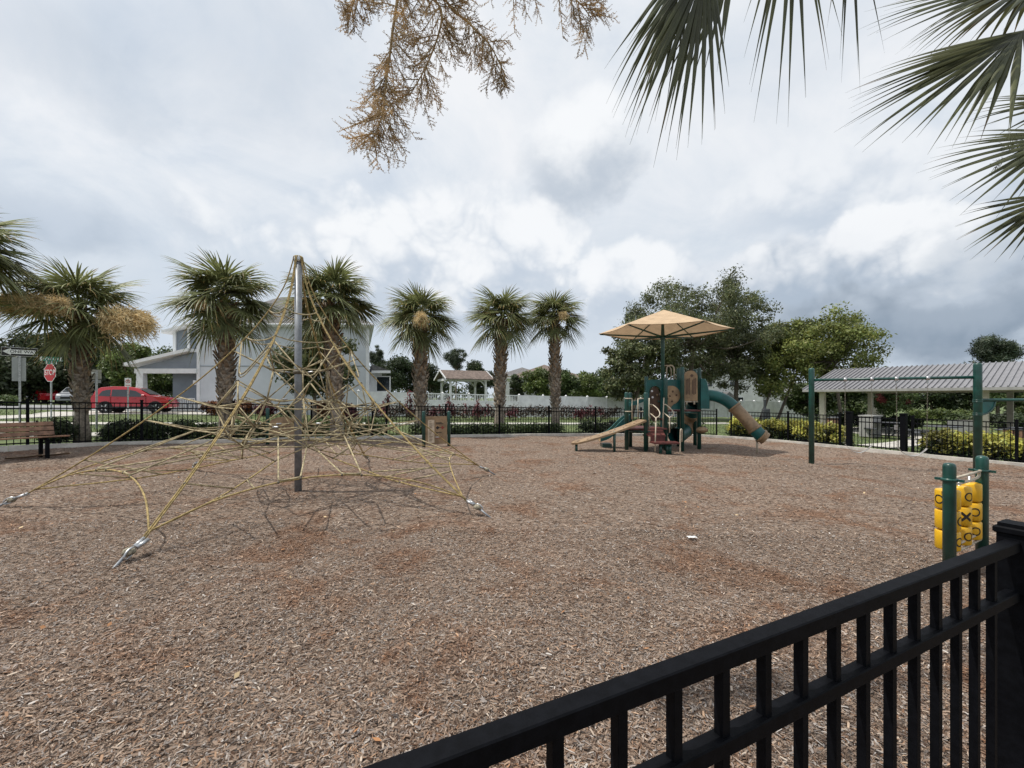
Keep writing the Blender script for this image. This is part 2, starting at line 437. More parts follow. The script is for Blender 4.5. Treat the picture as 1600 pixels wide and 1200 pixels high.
gx = np.arange(-19, 19, st); gy = np.arange(-12.0, 20.6, st)
XX, YY = np.meshgrid(gx, gy); idx = np.arange(XX.size).reshape(XX.shape)
V = np.c_[XX.ravel(), YY.ravel(), (-SL*XX+lump(XX, YY)-.012).ravel()]
cxm = (XX[:-1, :-1]+st/2); cym = (YY[:-1, :-1]+st/2); keep = inside(cxm, cym)
F = np.stack([idx[:-1, :-1], idx[:-1, 1:], idx[1:, 1:], idx[1:, :-1]], -1)[keep]
mo = npmesh('mulch_ground', V, F, M_MULCH); mo['kind'] = 'structure'
mo.data.polygons.foreach_set('use_smooth', [True]*len(mo.data.polygons))

# kerb: a low concrete band, cast in lengths
def strip(pts, off0, off1, z0, z1):
    """closed section swept along plan points; offsets to the left of travel"""
    mb = MB(); n = len(pts); vs = []
    for i, p in enumerate(pts):
        a = pts[max(i-1, 0)]; b = pts[min(i+1, n-1)]; d = (b-a).normalized(); l = Vector((-d.y, d.x, 0))
        for o, z in ((off0, z0), (off1, z0), (off1, z1), (off0, z1)):
            q = p+l*o; vs.append((q.x, q.y, G(q.x)+z))
    fs = [(i*4+k, i*4+(k+1) % 4, i*4+4+(k+1) % 4, i*4+4+k) for i in range(n-1) for k in range(4)]
    fs += [(3, 2, 1, 0), tuple((n-1)*4+k for k in range(4))]
    return mb.add(vs, fs)
kerb = bpy.data.objects.new('kerb', None); COL.objects.link(kerb); kerb['kind'] = 'structure'
L = 0
for i in range(0, len(KC)-1, 8):
    seg = KC[i:i+9]
    if len(seg) > 1:
        seg = [seg[0].lerp(seg[1], .02)]+seg[1:]
        strip(seg, 0, .15, -.1, .088+random.uniform(-.006, .006)).build('kerb_stone', M_CONC, kerb)

# loose wood chips: real little slivers over everything near enough to tell apart
def chips(n, y0, y1, lmin, lmax, seed, pw=1.0):
    r = np.random.default_rng(seed)
    u = r.random(n*2)
    Y = (y0**(2-pw)+(y1**(2-pw)-y0**(2-pw))*u)**(1/(2-pw))
    X = (r.random(n*2)*2-1)*(1.22*Y+.6)
    k = inside(X, Y); X, Y = X[k][:n], Y[k][:n]; n = len(X)
    a = r.random(n)*math.pi*2
    ln = (lmin+(lmax-lmin)*r.random(n)**2.2)/2; w = ln*(.09+.22*r.random(n)**1.5); w = np.clip(w, .0016, .0075)
    tilt = r.normal(0, .15, n); roll = r.normal(0, .26, n)
    dx, dy, dz = np.cos(a)*np.cos(tilt), np.sin(a)*np.cos(tilt), np.sin(tilt)
    sx, sy, sz = -np.sin(a)*np.cos(roll), np.cos(a)*np.cos(roll), np.sin(roll)
    z = -SL*X+lump(X, Y)-.012+.004+np.abs(dz)*ln*.8+r.random(n)*.008
    C = np.c_[X, Y, z]; D = np.c_[dx, dy, dz]*ln[:, None]; S = np.c_[sx, sy, sz]*w[:, None]
    up = np.c_[np.zeros(n), np.zeros(n), .10*w+.0005]
    e1 = .72+.28*r.random(n)[:, None]; e2 = .6+.4*r.random(n)[:, None]
    P = np.stack([C-D-S*e1, C-D*.9+S*e2, C-D*.05+up-S*1.05, C+D*.05+up+S, C+D*.92-S*e2, C+D+S*e1], 1).reshape(-1, 3)
    b = np.arange(n)[:, None]*6
    F = np.concatenate([b+np.array([[0, 2, 3, 1]]), b+np.array([[2, 4, 5, 3]])])
    tint = np.clip(r.normal(.47, .27, n)+.18*(r.random(n) > .95)-.2*(r.random(n) > .82), 0.0, 1)
    return P, F, np.repeat(np.c_[tint, r.random(n), tint], 6, 0)
for k, a in enumerate([(330000, 1.2, 5.2, .009, .041, 1, 1.0), (105000, 5.0, 11.0, .016, .060, 2, 1.0), (30000, 10.5, 19.5, .03, .08, 3, 1.0)]):
    P, F, t3 = chips(*a)
    o = npmesh('wood_chips', P, F, M_CHIP, None, t3)
    tag(o, 'loose wood chip mulch, '+('near the black railing' if k == 0 else 'across the middle of the playground' if k == 1 else 'far side along the kerb'), 'mulch', kind='stuff')

# pavements and the street, each its own sheet
def sheet(name, pts, m, dz):
    mb = MB(); n = len(pts)
    return struct(name, mb.add([(x, y, G(x)+dz) for x, y in pts], [tuple(range(n))]), m)
def band(name, pts, w, m, dz, th=.0):
    p = [Vector((x, y, 0)) for x, y in pts]; p = curve_pts(p, 6)
    return struct(name, strip(p, -w/2, w/2, dz-.06, dz), m)
band('street', [(-95, 22.0), (-60, 30.5), (-42, 35.0), (-28, 37.6), (-22, 38.5)], 9.5, M_ROAD, -.018)
band('sidewalk', [(-34, 14.5), (-27.5, 19.5), (-26.5, 23.5), (-27.5, 28.5), (-29.2, 31.6)], 2.6, M_WALK, -.012)
band('sidewalk_along_lawn', [(-26.2, 18.5), (-20, 19.6), (-15, 21.2), (-9.5, 23.3), (-2, 26.2), (8, 30.0), (22, 36), (34, 42)], 1.25, M_WALK, -.008)
band('sidewalk_by_fence', [(-22, 12.0), (-16.5, 14.2), (-13.2, 15.6), (-10.4, 17.2), (-7.5, 18.8)], 1.5, M_WALK, -.006)
band('driveway', [(-29.5, 27.3), (-24.5, 30.4), (-20.5, 31.2)], 3.2, M_WALK, -.010)
band('park_path', [(14.1, 17.0), (16.8, 18.6), (20.5, 21.5), (25.5, 25.5)], 1.1, M_WALK, -.012)
# ------------------------------------------------------------------ black metal fences
PICK = MB().box((0, 0, .61), (.017, .017, 1.10)).mesh('picket'); PICK.materials.append(M_BLACK)
FPOST = MB().box((0, 0, .64), (.062, .062, 1.28)).box((0, 0, 1.29), (.078, .078, .03)).mesh('post'); FPOST.materials.append(M_BLACK)
def arc_sample(pts, step):
    out, acc, nxt = [], 0.0, 0.0
    for a, b in zip(pts, pts[1:]):
        L = (b-a).length
        while nxt <= acc+L+1e-9:
            out.append((a.lerp(b, (nxt-acc)/L), (b-a).normalized())); nxt += step
        acc += L
    return out
def metal_fence(pts, label, bay=2.2, posts_at=None):
    root = thing('metal_fence', label, 'fence', (pts[0].x, pts[0].y, G(pts[0].x)), 'black metal fences round the playground')
    S = arc_sample(pts, .118); tot = len(S)
    per = int(round(bay/.118)); prev = None
    for i, (p, d) in enumerate(S):
        ang = math.atan2(d.y, d.x)
        if i % per == 0 or i == tot-1:
            q = Vector((p.x, p.y, G(p.x)-.04)); inst('post', FPOST, root, q, ang)
            if prev is not None:
                for z in (1.165, 1.015, .12):
                    a = Vector((prev.x, prev.y, G(prev.x)+z)); b = Vector((p.x, p.y, G(p.x)+z)); e = (b-a).normalized()
                    M = Matrix((e, Vector((-e.y, e.x, 0)).normalized(), e.cross(Vector((-e.y, e.x, 0)).normalized()))).transposed()
                    MB().box((a+b)/2, ((b-a).length-.066, .028, .032), rot=M).build('rail', M_BLACK, root)
            prev = p
        else: inst('picket', PICK, root, (p.x, p.y, G(p.x)+.02), ang)
    return root
def offs(pts, o):
    r = []
    for i, p in enumerate(pts):
        a = pts[max(i-1, 0)]; b = pts[min(i+1, len(pts)-1)]; d = (b-a).normalized(); r.append(p+Vector((-d.y, d.x, 0))*o)
    return r
FL = offs(KC, .32)
def near_i(x, y): return min(range(len(FL)), key=lambda i: (FL[i].x-x)**2+(FL[i].y-y)**2)
i_a, i_b, i_g0, i_g1 = 4, near_i(9.6, 19.6), near_i(12.15, 15.75), near_i(12.85, 14.3)
# chords, so that each bay is straight
metal_fence(FL[i_a:near_i(-5.0, 15.6)+1], 'black metal picket fence at left, behind the bench and rope climber')
metal_fence(FL[near_i(-5.0, 15.6)+1:i_b], 'black metal picket fence along the back, in front of the palms')
metal_fence(FL[i_b+1:i_g0], 'black metal picket fence between tube slide and gate')
metal_fence(FL[i_g1+1:], 'black metal picket fence right of the gate, behind the swings')
# gate
a, b = FL[i_g0], FL[i_g1]; d = (b-a).normalized(); ang = math.atan2(d.y, d.x)
gt = thing('gate', 'black metal gate with thick posts in the right hand fence', 'gate', (a.x, a.y, G(a.x)))
for p in (a+d*.0, b-d*.0):
    MB().box((p.x, p.y, G(p.x)+.62), (.15, .15, 1.34), ang).box((p.x, p.y, G(p.x)+1.31), (.18, .18, .05), ang).build('gate_post', M_BLACK, gt)
Lg = (b-a).length
for z in (1.14, .98, .14):
    p, q = a+d*.14, b-d*.14
    A = Vector((p.x, p.y, G(p.x)+z)); B = Vector((q.x, q.y, G(q.x)+z)); e = (B-A).normalized(); s_ = Vector((-e.y, e.x, 0)).normalized()
    MB().box((A+B)/2, ((B-A).length, .032, .036), rot=Matrix((e, s_, e.cross(s_))).transposed()).build('rail', M_BLACK, gt)
k = int((Lg-.3)/.118)
for i in range(k+1):
    p = a+d*(.15+(Lg-.3)*i/k); inst('picket', PICK, gt, (p.x, p.y, G(p.x)+.02), ang)
p = b-d*.2
MB().box((p.x, p.y, G(p.x)+.86), (.10, .06, .16), ang).build('latch', M_STEEL, gt)

# near railing right in front of the camera
nang = math.atan2(ND.y, ND.x); nrm = Vector((ND.y, -ND.x, 0))      # towards the camera side
nf = thing('near_railing', 'black square-tube railing in the foreground at lower right', 'railing', (NP.x, NP.y, G(NP.x)))
ZT = 1.100
def nbox(t0, t1, z, h, w, name, bev=.0025):
    c = NP+ND*((t0+t1)/2)+nrm*.018
    return MB().box((c.x, c.y, z), (t1-t0, w, h), nang, bev=bev).build(name, M_BLACK, nf)
for h0, h1 in ((-3.6, .046),):
    nbox(h0, h1, ZT-.0165, .033, .036, 'top_rail'); nbox(h0, h1, ZT-.158-.0165+.002, .031, .034, 'second_rail'); nbox(h0, h1, .14, .040, .038, 'bottom_rail')
nb = MB().box((0, 0, .58), (.0195, .0195, .99), bev=.0012).mesh('picket'); nb.materials.append(M_BLACK)
for i in range(30):
    p = NP+ND*(-.1138-.1178*i)+nrm*.018; inst('picket', nb, nf, (p.x, p.y, 0), nang)
p = NP+ND*.085+nrm*.018
MB().box((p.x, p.y, .53), (.074, .074, 1.19), nang, bev=.003).build('post', M_BLACK, nf)
MB().box((p.x, p.y, 1.128), (.088, .088, .022), nang, bev=.004).box((p.x, p.y, 1.144), (.07, .07, .012), nang).build('post_cap', M_BLACK, nf)
nbox(.124, 2.4, ZT-.021, .042, .040, 'top_rail'); nbox(.124, 2.4, ZT-.175, .040, .038, 'second_rail')
for i in range(18):
    p = NP+ND*(.19+.1178*i)+nrm*.018; inst('picket', nb, nf, (p.x, p.y, 0), nang)

# ------------------------------------------------------------------ rope climber
CX, CY = -3.39, 6.90; z0 = G(CX)
rc = thing('rope_climber', 'tall rope pyramid climber on a grey steel mast', 'rope climber', (CX, CY, z0))
TOPZ = 3.765
mast = MB().lathe((CX, CY, z0-.1), [(.054, 0), (.054, TOPZ-z0+.06)], 20).build('mast', M_POLE, rc)
MB().lathe((CX, CY, TOPZ-.06), [(.062, 0), (.066, .03), (.066, .07), (.05, .085), (.02, .09)], 16).build('mast_cap', M_STEEL, mast)
MB().lathe((CX, CY, 1.93), [(.056, 0), (.075, .01), (.075, .05), (.056, .06)], 16).build('mast_collar', M_CLAMP, mast)
ANC = [Vector((x, y, G(x))) for x, y in [(-3.41, 3.92), (-.50, 5.74), (-.55, 8.70), (-3.39, 10.1), (-6.16, 8.5), (-6.37, 5.60)]]
T = Vector((CX, CY, TOPZ))
def outward(i): i %= 6; return (ANC[i]-Vector((CX, CY, ANC[i].z))).normalized()
def E(i, t):
    i %= 6; o = outward(i)
    a, b = T+o*.075, ANC[i]+Vector((0, 0, .17))-o*.10; k = t**1.6      # heavy net: the corner ropes hang inwards
    return Vector((a.x+(b.x-a.x)*k, a.y+(b.y-a.y)*k, a.z+(b.z-a.z)*t))
def rope(name, P, r, m, n=6, sub=5):
    return MB().tube(curve_pts(P, sub) if len(P) > 2 else P, r, n).build(name, m, rc)
clampmesh = MB().ball((0, 0, 0), .017, 6, 4).mesh('rope_clamp'); clampmesh.materials.append(M_CLAMP)
ferr = MB().lathe((0, 0, -.04), [(.012, 0), (.0145, .005), (.0145, .075), (.012, .08)], 8).mesh('rope_ferrule'); ferr.materials.append(M_STEEL)
def clamp(p): inst('rope_clamp', clampmesh, rc, p)
def taut(a, b, s=.012):
    a, b = Vector(a), Vector(b); return [a, (a+b)/2-Vector((0, 0, s)), b]
def round_path(P, rad=.10):
    """straight legs with rounded corners"""
    P = [Vector(p) for p in P]; out = [P[0]]
    for i in range(1, len(P)-1):
        a, b, c = P[i-1], P[i], P[i+1]; r1 = min(rad, (a-b).length*.45); r2 = min(rad, (c-b).length*.45)
        u, v = b+(a-b).normalized()*r1, b+(c-b).normalized()*r2
        out += [u.lerp(b, t).lerp(b.lerp(v, t), t) for t in (0, .25, .5, .75, 1)]
    return out+[P[-1]]
def bent(name, P, r=.0100, m=None, rad=.10): return MB().tube(round_path(P, rad), r, 6).build(name, m or M_ROPE2, rc)
rr = random.Random(5)
for i in range(6):
    o = outward(i); side = Vector((-o.y, o.x, 0))
    for s in (-1, 1):     # each corner carries a pair of ropes over the mast head
        rope('edge_rope', [T+o*.02+side*s*.012+Vector((0, 0, .028)), T+o*.062+side*s*.012+Vector((0, 0, .022)), *[E(i, .02+.098*k)+side*s*(.0085+.004*(k/10)**3) for k in range(11)]], .0085, M_ROPE, sub=3)
    e = E(i, 1); f_ = (o*.80+Vector((0, 0, -.34))).normalized()
    MB().tube([e-f_*.015, e+f_*.10], .020, 10).build('ferrule', M_STEEL, rc)
    MB().tube([e-f_*.0+side*.05, e+f_*.11+side*.03], .018, 10).build('ferrule', M_STEEL, rc)
    k_ = e+f_*.16
    MB().ball(k_, .050, 10, 7, (1, 1, .75), .12).build('knot', mat('weathered_knot', (.30, .27, .20), .8, .3, 40), rc)
    ring = [k_+f_*.02+f_*math.cos(k*math.pi/6)*.058+Vector((0, 0, 1))*math.sin(k*math.pi/6)*.036+side*.02 for k in range(12)]
    MB().tube(ring, .009, 6, closed=True).build('shackle', M_STEEL, rc)
    g_ = k_+o*.27; g_.z = G(g_.x)-.06
    MB().tube([k_, g_], .013, 8).build('anchor_rod', M_POLE, rc)
def face(i, w, z):
    """point between edges i and i+1 on a horizontal level; w = 1 on the face of the pyramid, 0 at the mast"""
    t = (TOPZ-z)/(TOPZ-.2); m_ = (E(i, t)+E(i+1, t))/2
    return Vector((CX, CY, z)).lerp(Vector((m_.x, m_.y, z)), w)+Vector((rr.uniform(-.02, .02), rr.uniform(-.02, .02), rr.uniform(-.02, .02)))
def Ez(i, z): return E(i, (TOPZ-z)/(TOPZ-.2))
# two plain rings near the top, slack enough to hang a little
for z, s in ((2.88, .05), (2.43, .05)):
    for i in range(6):
        a, b = Ez(i, z), Ez(i+1, z); rope('ring_rope', [a, a.lerp(b, .3)-Vector((0, 0, s)), a.lerp(b, .7)-Vector((0, 0, s)), b], .0095, M_ROPE2); clamp(a)
N1 = [face(i, .42, 1.98) for i in range(6)]        # small hexagon hung round the mast
N2 = [face(i, .40, 1.54) for i in range(6)]
N3 = [face(i, .40, 1.12) for i in range(6)]
N4 = [face(i, .44, .84) for i in range(6)]
U1 = [face(i, .86, 1.78) for i in range(6)]        # bottoms of the big loops on the faces
U2 = [face(i, .66, 1.34) for i in range(6)]
U3 = [face(i, .58, .98) for i in range(6)]
for i in range(6):
    j = (i+1) % 6; dn = Vector((0, 0, -1))
    bent('ring_rope', [N1[i], N1[j]]); bent('ring_rope', [N2[i], (N2[i]+N2[j])/2+dn*.05, N2[j]], rad=.2); bent('ring_rope', [N3[i], (N3[i]+N3[j])/2+dn*.03, N3[j]], rad=.2); bent('ring_rope', [N4[i], N4[j]])
    for P in (N1, N2, N3, N4): clamp(P[i])
    # loop on the face, then a short tie inwards
    bent('loop_rope', [Ez(i, 2.36), U1[i], Ez(j, 2.36)], rad=.24); clamp(U1[i])
    bent('web_rope', [U1[i], N2[i]])
    bent('web_rope', [Ez(i, 2.22), N1[i]]); bent('web_rope', [Ez(j, 2.22), N1[i]]); clamp(Ez(i, 2.22))
    bent('web_rope', [N1[i], N2[i]]); bent('web_rope', [N1[i], N2[j]])
    # level hexagon of the outer net
    a, b = Ez(i, 1.50), Ez(j, 1.50); q0, q1 = U2[i].lerp(a, .34), U2[i].lerp(b, .34)
    bent('loop_rope', [a, q0, q1, b], rad=.12); clamp(a); clamp(q0); clamp(q1)
    bent('web_rope', [q0, N3[i]]); bent('web_rope', [q1, N3[i]])
    bent('web_rope', [N2[i], q0]) if i % 2 else bent('web_rope', [N2[i], q1])
    bent('web_rope', [N2[i], N3[i]]); bent('web_rope', [N2[j], N3[i]])
    bent('web_rope', [U1[i], q0]); bent('web_rope', [U1[i], q1])
    bent('web_rope', [q0, U3[i], q1], rad=.12); bent('web_rope', [N2[i], U3[i]]); bent('web_rope', [N3[i], (N3[i]+N4[j])/2+Vector((0, 0, .06)), N4[j]], rad=.15)
    bent('ring_rope', [U3[i], U3[i].lerp(U3[j], .5)+dn*.05, U3[j]], rad=.2); clamp(U3[i])
    # lower loops
    a, b = Ez(i, 1.16), Ez(j, 1.16); bent('loop_rope', [a, U3[i].lerp(a, .4), U3[i].lerp(b, .4), b], rad=.14); clamp(a)
    bent('web_rope', [U3[i].lerp(a, .4), N3[i]]); bent('web_rope', [U3[i].lerp(b, .4), N4[i]])
    bent('web_rope', [N3[i], N4[i]]); bent('web_rope', [N3[j], N4[i]])
    # border rope: arched up between two anchors, with hangers from the net
    a, b = E(i, .985), E(j, .985); mid = (a+b)/2; inn = Vector((CX, CY, mid.z))-mid
    def BP(t):
        h = 4*t*(1-t)
        return a.lerp(b, t)+inn*.12*h+Vector((0, 0, .36*h**.9))
    rope('border_rope', [BP(t) for t in (0, .15, .3, .42, .5, .58, .7, .85, 1)], .0098, M_ROPE)
    for t0, t1, p0, p1 in ((.34, .41, U3[i].lerp(Ez(i, 1.16), .4), N4[i]), (.55, .62, N4[i].lerp(N4[j], .12), U3[i].lerp(Ez(j, 1.16), .4))):
        bent('hanger_rope', [p0, BP(t0)+Vector((0, 0, .016)), BP(t1)+Vector((0, 0, .016)), p1], rad=.05); clamp(BP(t0)); clamp(BP(t1))
    # low spokes fanning out to each corner
    n0 = (N4[i]+N4[i-1])/2+Vector((0, 0, -.20)); c_ = E(i, .93)
    rope('corner_rope', taut(E(i, .985), n0, .06), .0098, M_ROPE); bent('web_rope', [n0, N4[i]]); bent('web_rope', [n0, N4[i-1]]); clamp(n0)
    for w in (.30, .55): 
        q = n0.lerp(E(i, .985), w)-Vector((0, 0, .24*w*(1-w))); bent('web_rope', [q, BP(.10+.24*(1-w))]); clamp(q)
    bent('web_rope', [n0.lerp(E(i, .985), .42)-Vector((0, 0, .058)), Ez(i, .62)]); clamp(Ez(i, .62))
for k in range(10):
    P = rr.choice((N2, N3, N1)); i = rr.randrange(6); a, b = P[i], P[(i+1) % 6]; o = inst('rope_ferrule', ferr, rc, a.lerp(b, .4)); o.rotation_euler = (b-a).to_track_quat('Z', 'Y').to_euler()

# ------------------------------------------------------------------ swing set
s0 = gp(1268, 11.63); s1 = Vector((10.70, 10.0, G(10.7)))
sw = thing('swing_set', 'green steel swing set with two belt swings at right', 'swing set', s0)
def dpost(p, top, r, parent, name='post', m=M_GREEN):
    return MB().lathe((p[0], p[1], p[2]-.1), [(r, 0), (r, top-p[2]+.1-r*.75), (r*.93, top-p[2]+.1-r*.35), (r*.7, top-p[2]+.1-r*.1), (r*.25, top-p[2]+.1)], 18).build(name, m, parent)
dpost(s0, 2.355, .066, sw); dpost(s1, 2.36, .078, sw)
bz = 2.03
bd = (s1-s0); bd.z = 0; bl = bd.length; bd.normalize()
MB().tube([(s0.x, s0.y, bz), (s1.x, s1.y, bz)], .036, 14).build('beam', M_GREEN, sw)
def beampt(px):
    k = (px-800)/FPX; t = (s0.x-k*s0.y)/(k*bd.y-bd.x)
    return Vector((s0.x, s0.y, 0))+bd*t
hp = [beampt(x) for x in (1320.5, 1362, 1400.5, 1449.5)]
for i, p in enumerate(hp):
    MB().lathe((p.x, p.y, bz), [(.052, -.035), (.052, .035)], 14, axis=bd).box((p.x, p.y, bz-.075), (.03, .045, .09), math.atan2(bd.y, bd.x)).build('hanger', M_STEEL, sw)
M_CHAIN = mat('swing_chain', (.30, .27, .22), .5, .2, 60, metal=.6)
for n_, (a, b) in enumerate(((hp[0], hp[1]), (hp[2], hp[3]))):
    lab = 'black belt swing nearest the left green post' if n_ == 0 else 'black belt swing in the middle of the beam'
    c = (a+b)/2; gz = G(c.x)
    st_ = thing('swing', lab, 'swing', (c.x, c.y, gz), 'belt swings hanging from the green beam')
    wa, wb = c-bd*.27, c+bd*.27
    zs = gz+.56
    for h, w in ((a, wa), (b, wb)):
        P0 = Vector((h.x, h.y, bz-.11)); P1 = Vector((w.x, w.y, zs))
        mb = MB(); N = 46
        dd, u, v = frame(P1-P0)
        for k in range(N):
            q = P0.lerp(P1, (k+.5)/N); ax = u if k % 2 else v; hl = (P1-P0).length/N*.66
            mb.tube([q+dd*hl+ax*.000, q+dd*hl*.5+ax*.009, q-dd*hl*.5+ax*.009, q-dd*hl, q-dd*hl*.5-ax*.009, q+dd*hl*.5-ax*.009], .0028, 4, closed=True)
        mb.build('chain', M_CHAIN, st_)
    nv = Vector((-bd.y, bd.x, 0)); mb = MB(); vs = []; fs = []; N = 12
    for k in range(N+1):
        t = k/N; q = wa.lerp(wb, t); zz = zs-.20*(1-(2*t-1)**2)
        for o, dz in ((-.075, 0), (.075, 0), (.075, -.012), (-.075, -.012)): vs.append((q.x+nv.x*o, q.y+nv.y*o, zz+dz))
    for k in range(N): fs += [(k*4+j, k*4+(j+1) % 4, k*4+4+(j+1) % 4, k*4+4+j) for j in range(4)]
    mb.add(vs, fs+[(3, 2, 1, 0), tuple(N*4+j for j in range(4))], True).build('belt_seat', M_SEAT, st_)
# arm with a bubble panel on the right hand post, running on past the picture to a further post
e1 = Vector((14.1, 10.6, G(14.1)))
MB().tube([(s1.x, s1.y, 1.505), (e1.x, e1.y, 1.505)], .036, 12).build('side_beam', M_GREEN, sw)
dpost(e1, 2.30, .066, sw)
ed = (e1-s1); ed.z = 0; ed.normalize()
pl = [Vector((s1.x, s1.y, 1.47))]+[Vector((s1.x, s1.y, 1.47))+ed*.08+ed*.42*math.sin(a)+Vector((0, 0, -.30*math.cos(a)))+Vector((0, 0, 0)) for a in [k*math.pi/16 for k in range(9)]]
pl[0] = Vector((s1.x, s1.y, 1.47))+ed*.08
MB().prism(pl, Vector((-ed.y, ed.x, 0))*.025).build('gusset_panel', M_TEAL, sw)
MB().tube([Vector((s1.x, s1.y, 1.17))]+pl[1:], .022, 8).build('gusset_pipe', M_GREEN, sw)
for z in (1.50, 1.46, 1.20, 1.16):
    MB().lathe((s1.x, s1.y, z), [(.078, -.012), (.088, -.010), (.088, .010), (.078, .012)], 16).build('clamp_ring', M_GREEN, sw)

# ------------------------------------------------------------------ noughts and crosses panel
q0 = Vector((4.02, 4.0, G(4.02))); q1 = Vector((4.86, 4.50, G(4.86)))
tp = thing('noughts_and_crosses_panel', 'yellow noughts and crosses cylinders between two green posts', 'play panel', q0)
dpost(q0, .955, .0475, tp); dpost(q1, .955, .050, tp)
td = (q1-q0); td.z = 0; tl = td.length; td.normalize(); tn = Vector((td.y, -td.x, 0))
for p in (q0, q1):
    MB().lathe((p.x, p.y, .80), [(.049, -.014), (.060, -.013), (.060, .013), (.049, .014)], 16).box((p.x+tn.x*.075, p.y+tn.y*.075, .80), (.02, .05, .024), math.atan2(td.y, td.x)).box((p.x-tn.x*.075, p.y-tn.y*.075, .80), (.02, .05, .024), math.atan2(td.y, td.x)).build('collar', M_GREEN, tp)
for z in (.80, .10):
    s_ = -1 if z > .5 else 1
    MB().tube(curve_pts([q0+td*.05+Vector((0, 0, z-q0.z)), q0+td*.10+Vector((0, 0, z-q0.z+.0)), q0+td*.16+Vector((0, 0, z-q0.z+s_*.06)), q1-td*.16+Vector((0, 0, z-q1.z+s_*.06)), q1-td*.10+Vector((0, 0, z-q1.z)), q1-td*.05+Vector((0, 0, z-q1.z))], 4), .0125, 8).build('cross_bar', M_BEIGE, tp)
    MB().tube([q0+td*.03+Vector((0, 0, z-q0.z)), q1-td*.03+Vector((0, 0, z-q1.z))], .0125, 8).build('cross_bar', M_BEIGE, tp)
CR, CHH = .090, .182
for c in range(3):
    ctr = q0+td*(tl*(.17+.33*c))+Vector((-.71, .71, 0))*.052; zb = .120
    MB().tube([(ctr.x, ctr.y, .09), (ctr.x, ctr.y, .75)], .012, 8).build('spindle', M_STEEL, tp)
    for r_ in range(3):
        z = zb+r_*(CHH+.010)
        cyl = MB().lathe((ctr.x, ctr.y, z), [(CR-.022, 0), (CR-.006, .004), (CR, .014), (CR, CHH-.014), (CR-.006, CHH-.004), (CR-.022, CHH), (.014, CHH+.004)], 28).build('cylinder', M_YEL, tp)
        view = (-Vector((ctr.x, ctr.y, 0))).normalized(); va = math.atan2(view.y, view.x)
        # printed marks: (turn from the camera direction, sign)
        marks = {(0, 2): [(-42, 'O')], (1, 2): [(52, 'O')], (2, 2): [], (1, 1): [(34, 'X')], (2, 1): [(26, 'O')], (0, 1): [(72, 'O')],
                 (0, 0): [(62, 'O')], (1, 0): [(48, 'O')], (2, 0): [(30, 'O')]}[(c, r_)]
        for deg, sgn in marks:
            a0 = va+R(deg); zc = z+CHH/2; mb = MB()
            def pt(u, w, e=.0015): return Vector((ctr.x+(CR+e)*math.cos(a0+u/CR), ctr.y+(CR+e)*math.sin(a0+u/CR), zc+w))
            if sgn == 'O':
                N = 28; mb.add([pt(math.cos(2*math.pi*k/N)*rad, math.sin(2*math.pi*k/N)*rad) for rad in (.031, .043) for k in range(N)], [(k, (k+1) % N, N+(k+1) % N, N+k) for k in range(N)])
            else:
                for s_ in (-1, 1):
                    vs = []
                    for k in range(7):
                        t = -1+k/3; u, w = .040*t, .040*t*s_
                        vs += [pt(u-.008, w+.008*s_), pt(u+.008, w-.008*s_, .0015+(.0004 if s_ > 0 else 0))]
                    mb.add(vs, [(2*k, 2*k+1, 2*k+3, 2*k+2) for k in range(6)])
            mb.build('printed_mark', M_INK, cyl)
# ------------------------------------------------------------------ play structure
ps0 = gp(1040, 14.2)
ps = thing('play_structure', 'green and tan play structure with tube slides and climbing ramp', 'play structure', ps0)
def P_(zx, zy, Y): return at(960+zx/7.5, 560+zy/7.5, Y)         # from the enlarged crop
def spost(px, Y, py_top, r=.064):
    p = gp(px, Y); dpost(p, EYE+(HZ-py_top)/FPX*Y, r, ps); return p
A = spost(1009, 13.4, 613); A2 = spost(1010, 14.6, 588); L_ = spost(979, 13.9, 612.7); L2 = spost(985, 15.0, 613)
B = spost(1040, 13.9, 590); Cc_ = spost(1066, 14.1, 572.7); C2 = spost(1060.5, 15.3, 575); D = spost(1092.5, 14.6, 575); D2 = spost(1086, 15.7, 577)
DZ, UZ = .60, 1.16
def deck(poly, z, name='deck'):
    MB().prism([(x, y, z-.05) for x, y in poly], (0, 0, .05)).build(name, M_MAROON, ps)
deck([(L_.x, 13.55), (A.x+.06, 13.55), (B.x, 13.75), (B.x, 15.0), (L_.x, 15.0)], DZ)
deck([(Cc_.x-.5, 14.15), (D.x, 14.5), (D2.x, 15.7), (C2.x-.3, 15.35)], UZ)
deck([(B.x+.02, 14.0), (Cc_.x-.52, 14.15), (C2.x-.32, 15.3), (B.x+.02, 15.0)], .88)
# arched entrance panel
def panel(Y, outline, th, name, m, hole=None):
    """outline in crop pixels; an optional hole of the same count is bridged to it"""
    o = [P_(x, y, Y) for x, y in outline]
    if hole is None: return MB().prism(o, (0, th, 0)).build(name, m, ps)
    h = [P_(x, y, Y) for x, y in hole]; n = len(o); d = Vector((0, th, 0)); vs = o+h+[v+d for v in o]+[v+d for v in h]; fs = []
    for i in range(n):
        j = (i+1) % n
        fs += [(i, j, n+j, n+i), (2*n+j, 2*n+i, 3*n+i, 3*n+j), (j, i, 2*n+i, 2*n+j), (n+i, n+j, 3*n+j, 3*n+i)]
    return MB().add(vs, fs).build(name, m, ps)
def archpts(x0, x1, ytop, ybot, n=18, k=1.0):
    cx, r = (x0+x1)/2, (x1-x0)/2; yc = ytop+r*k
    return [(x0, ybot)]+[(cx-r*math.cos(math.pi*i/n), yc-r*k*math.sin(math.pi*i/n)) for i in range(n+1)]+[(x1, ybot)]
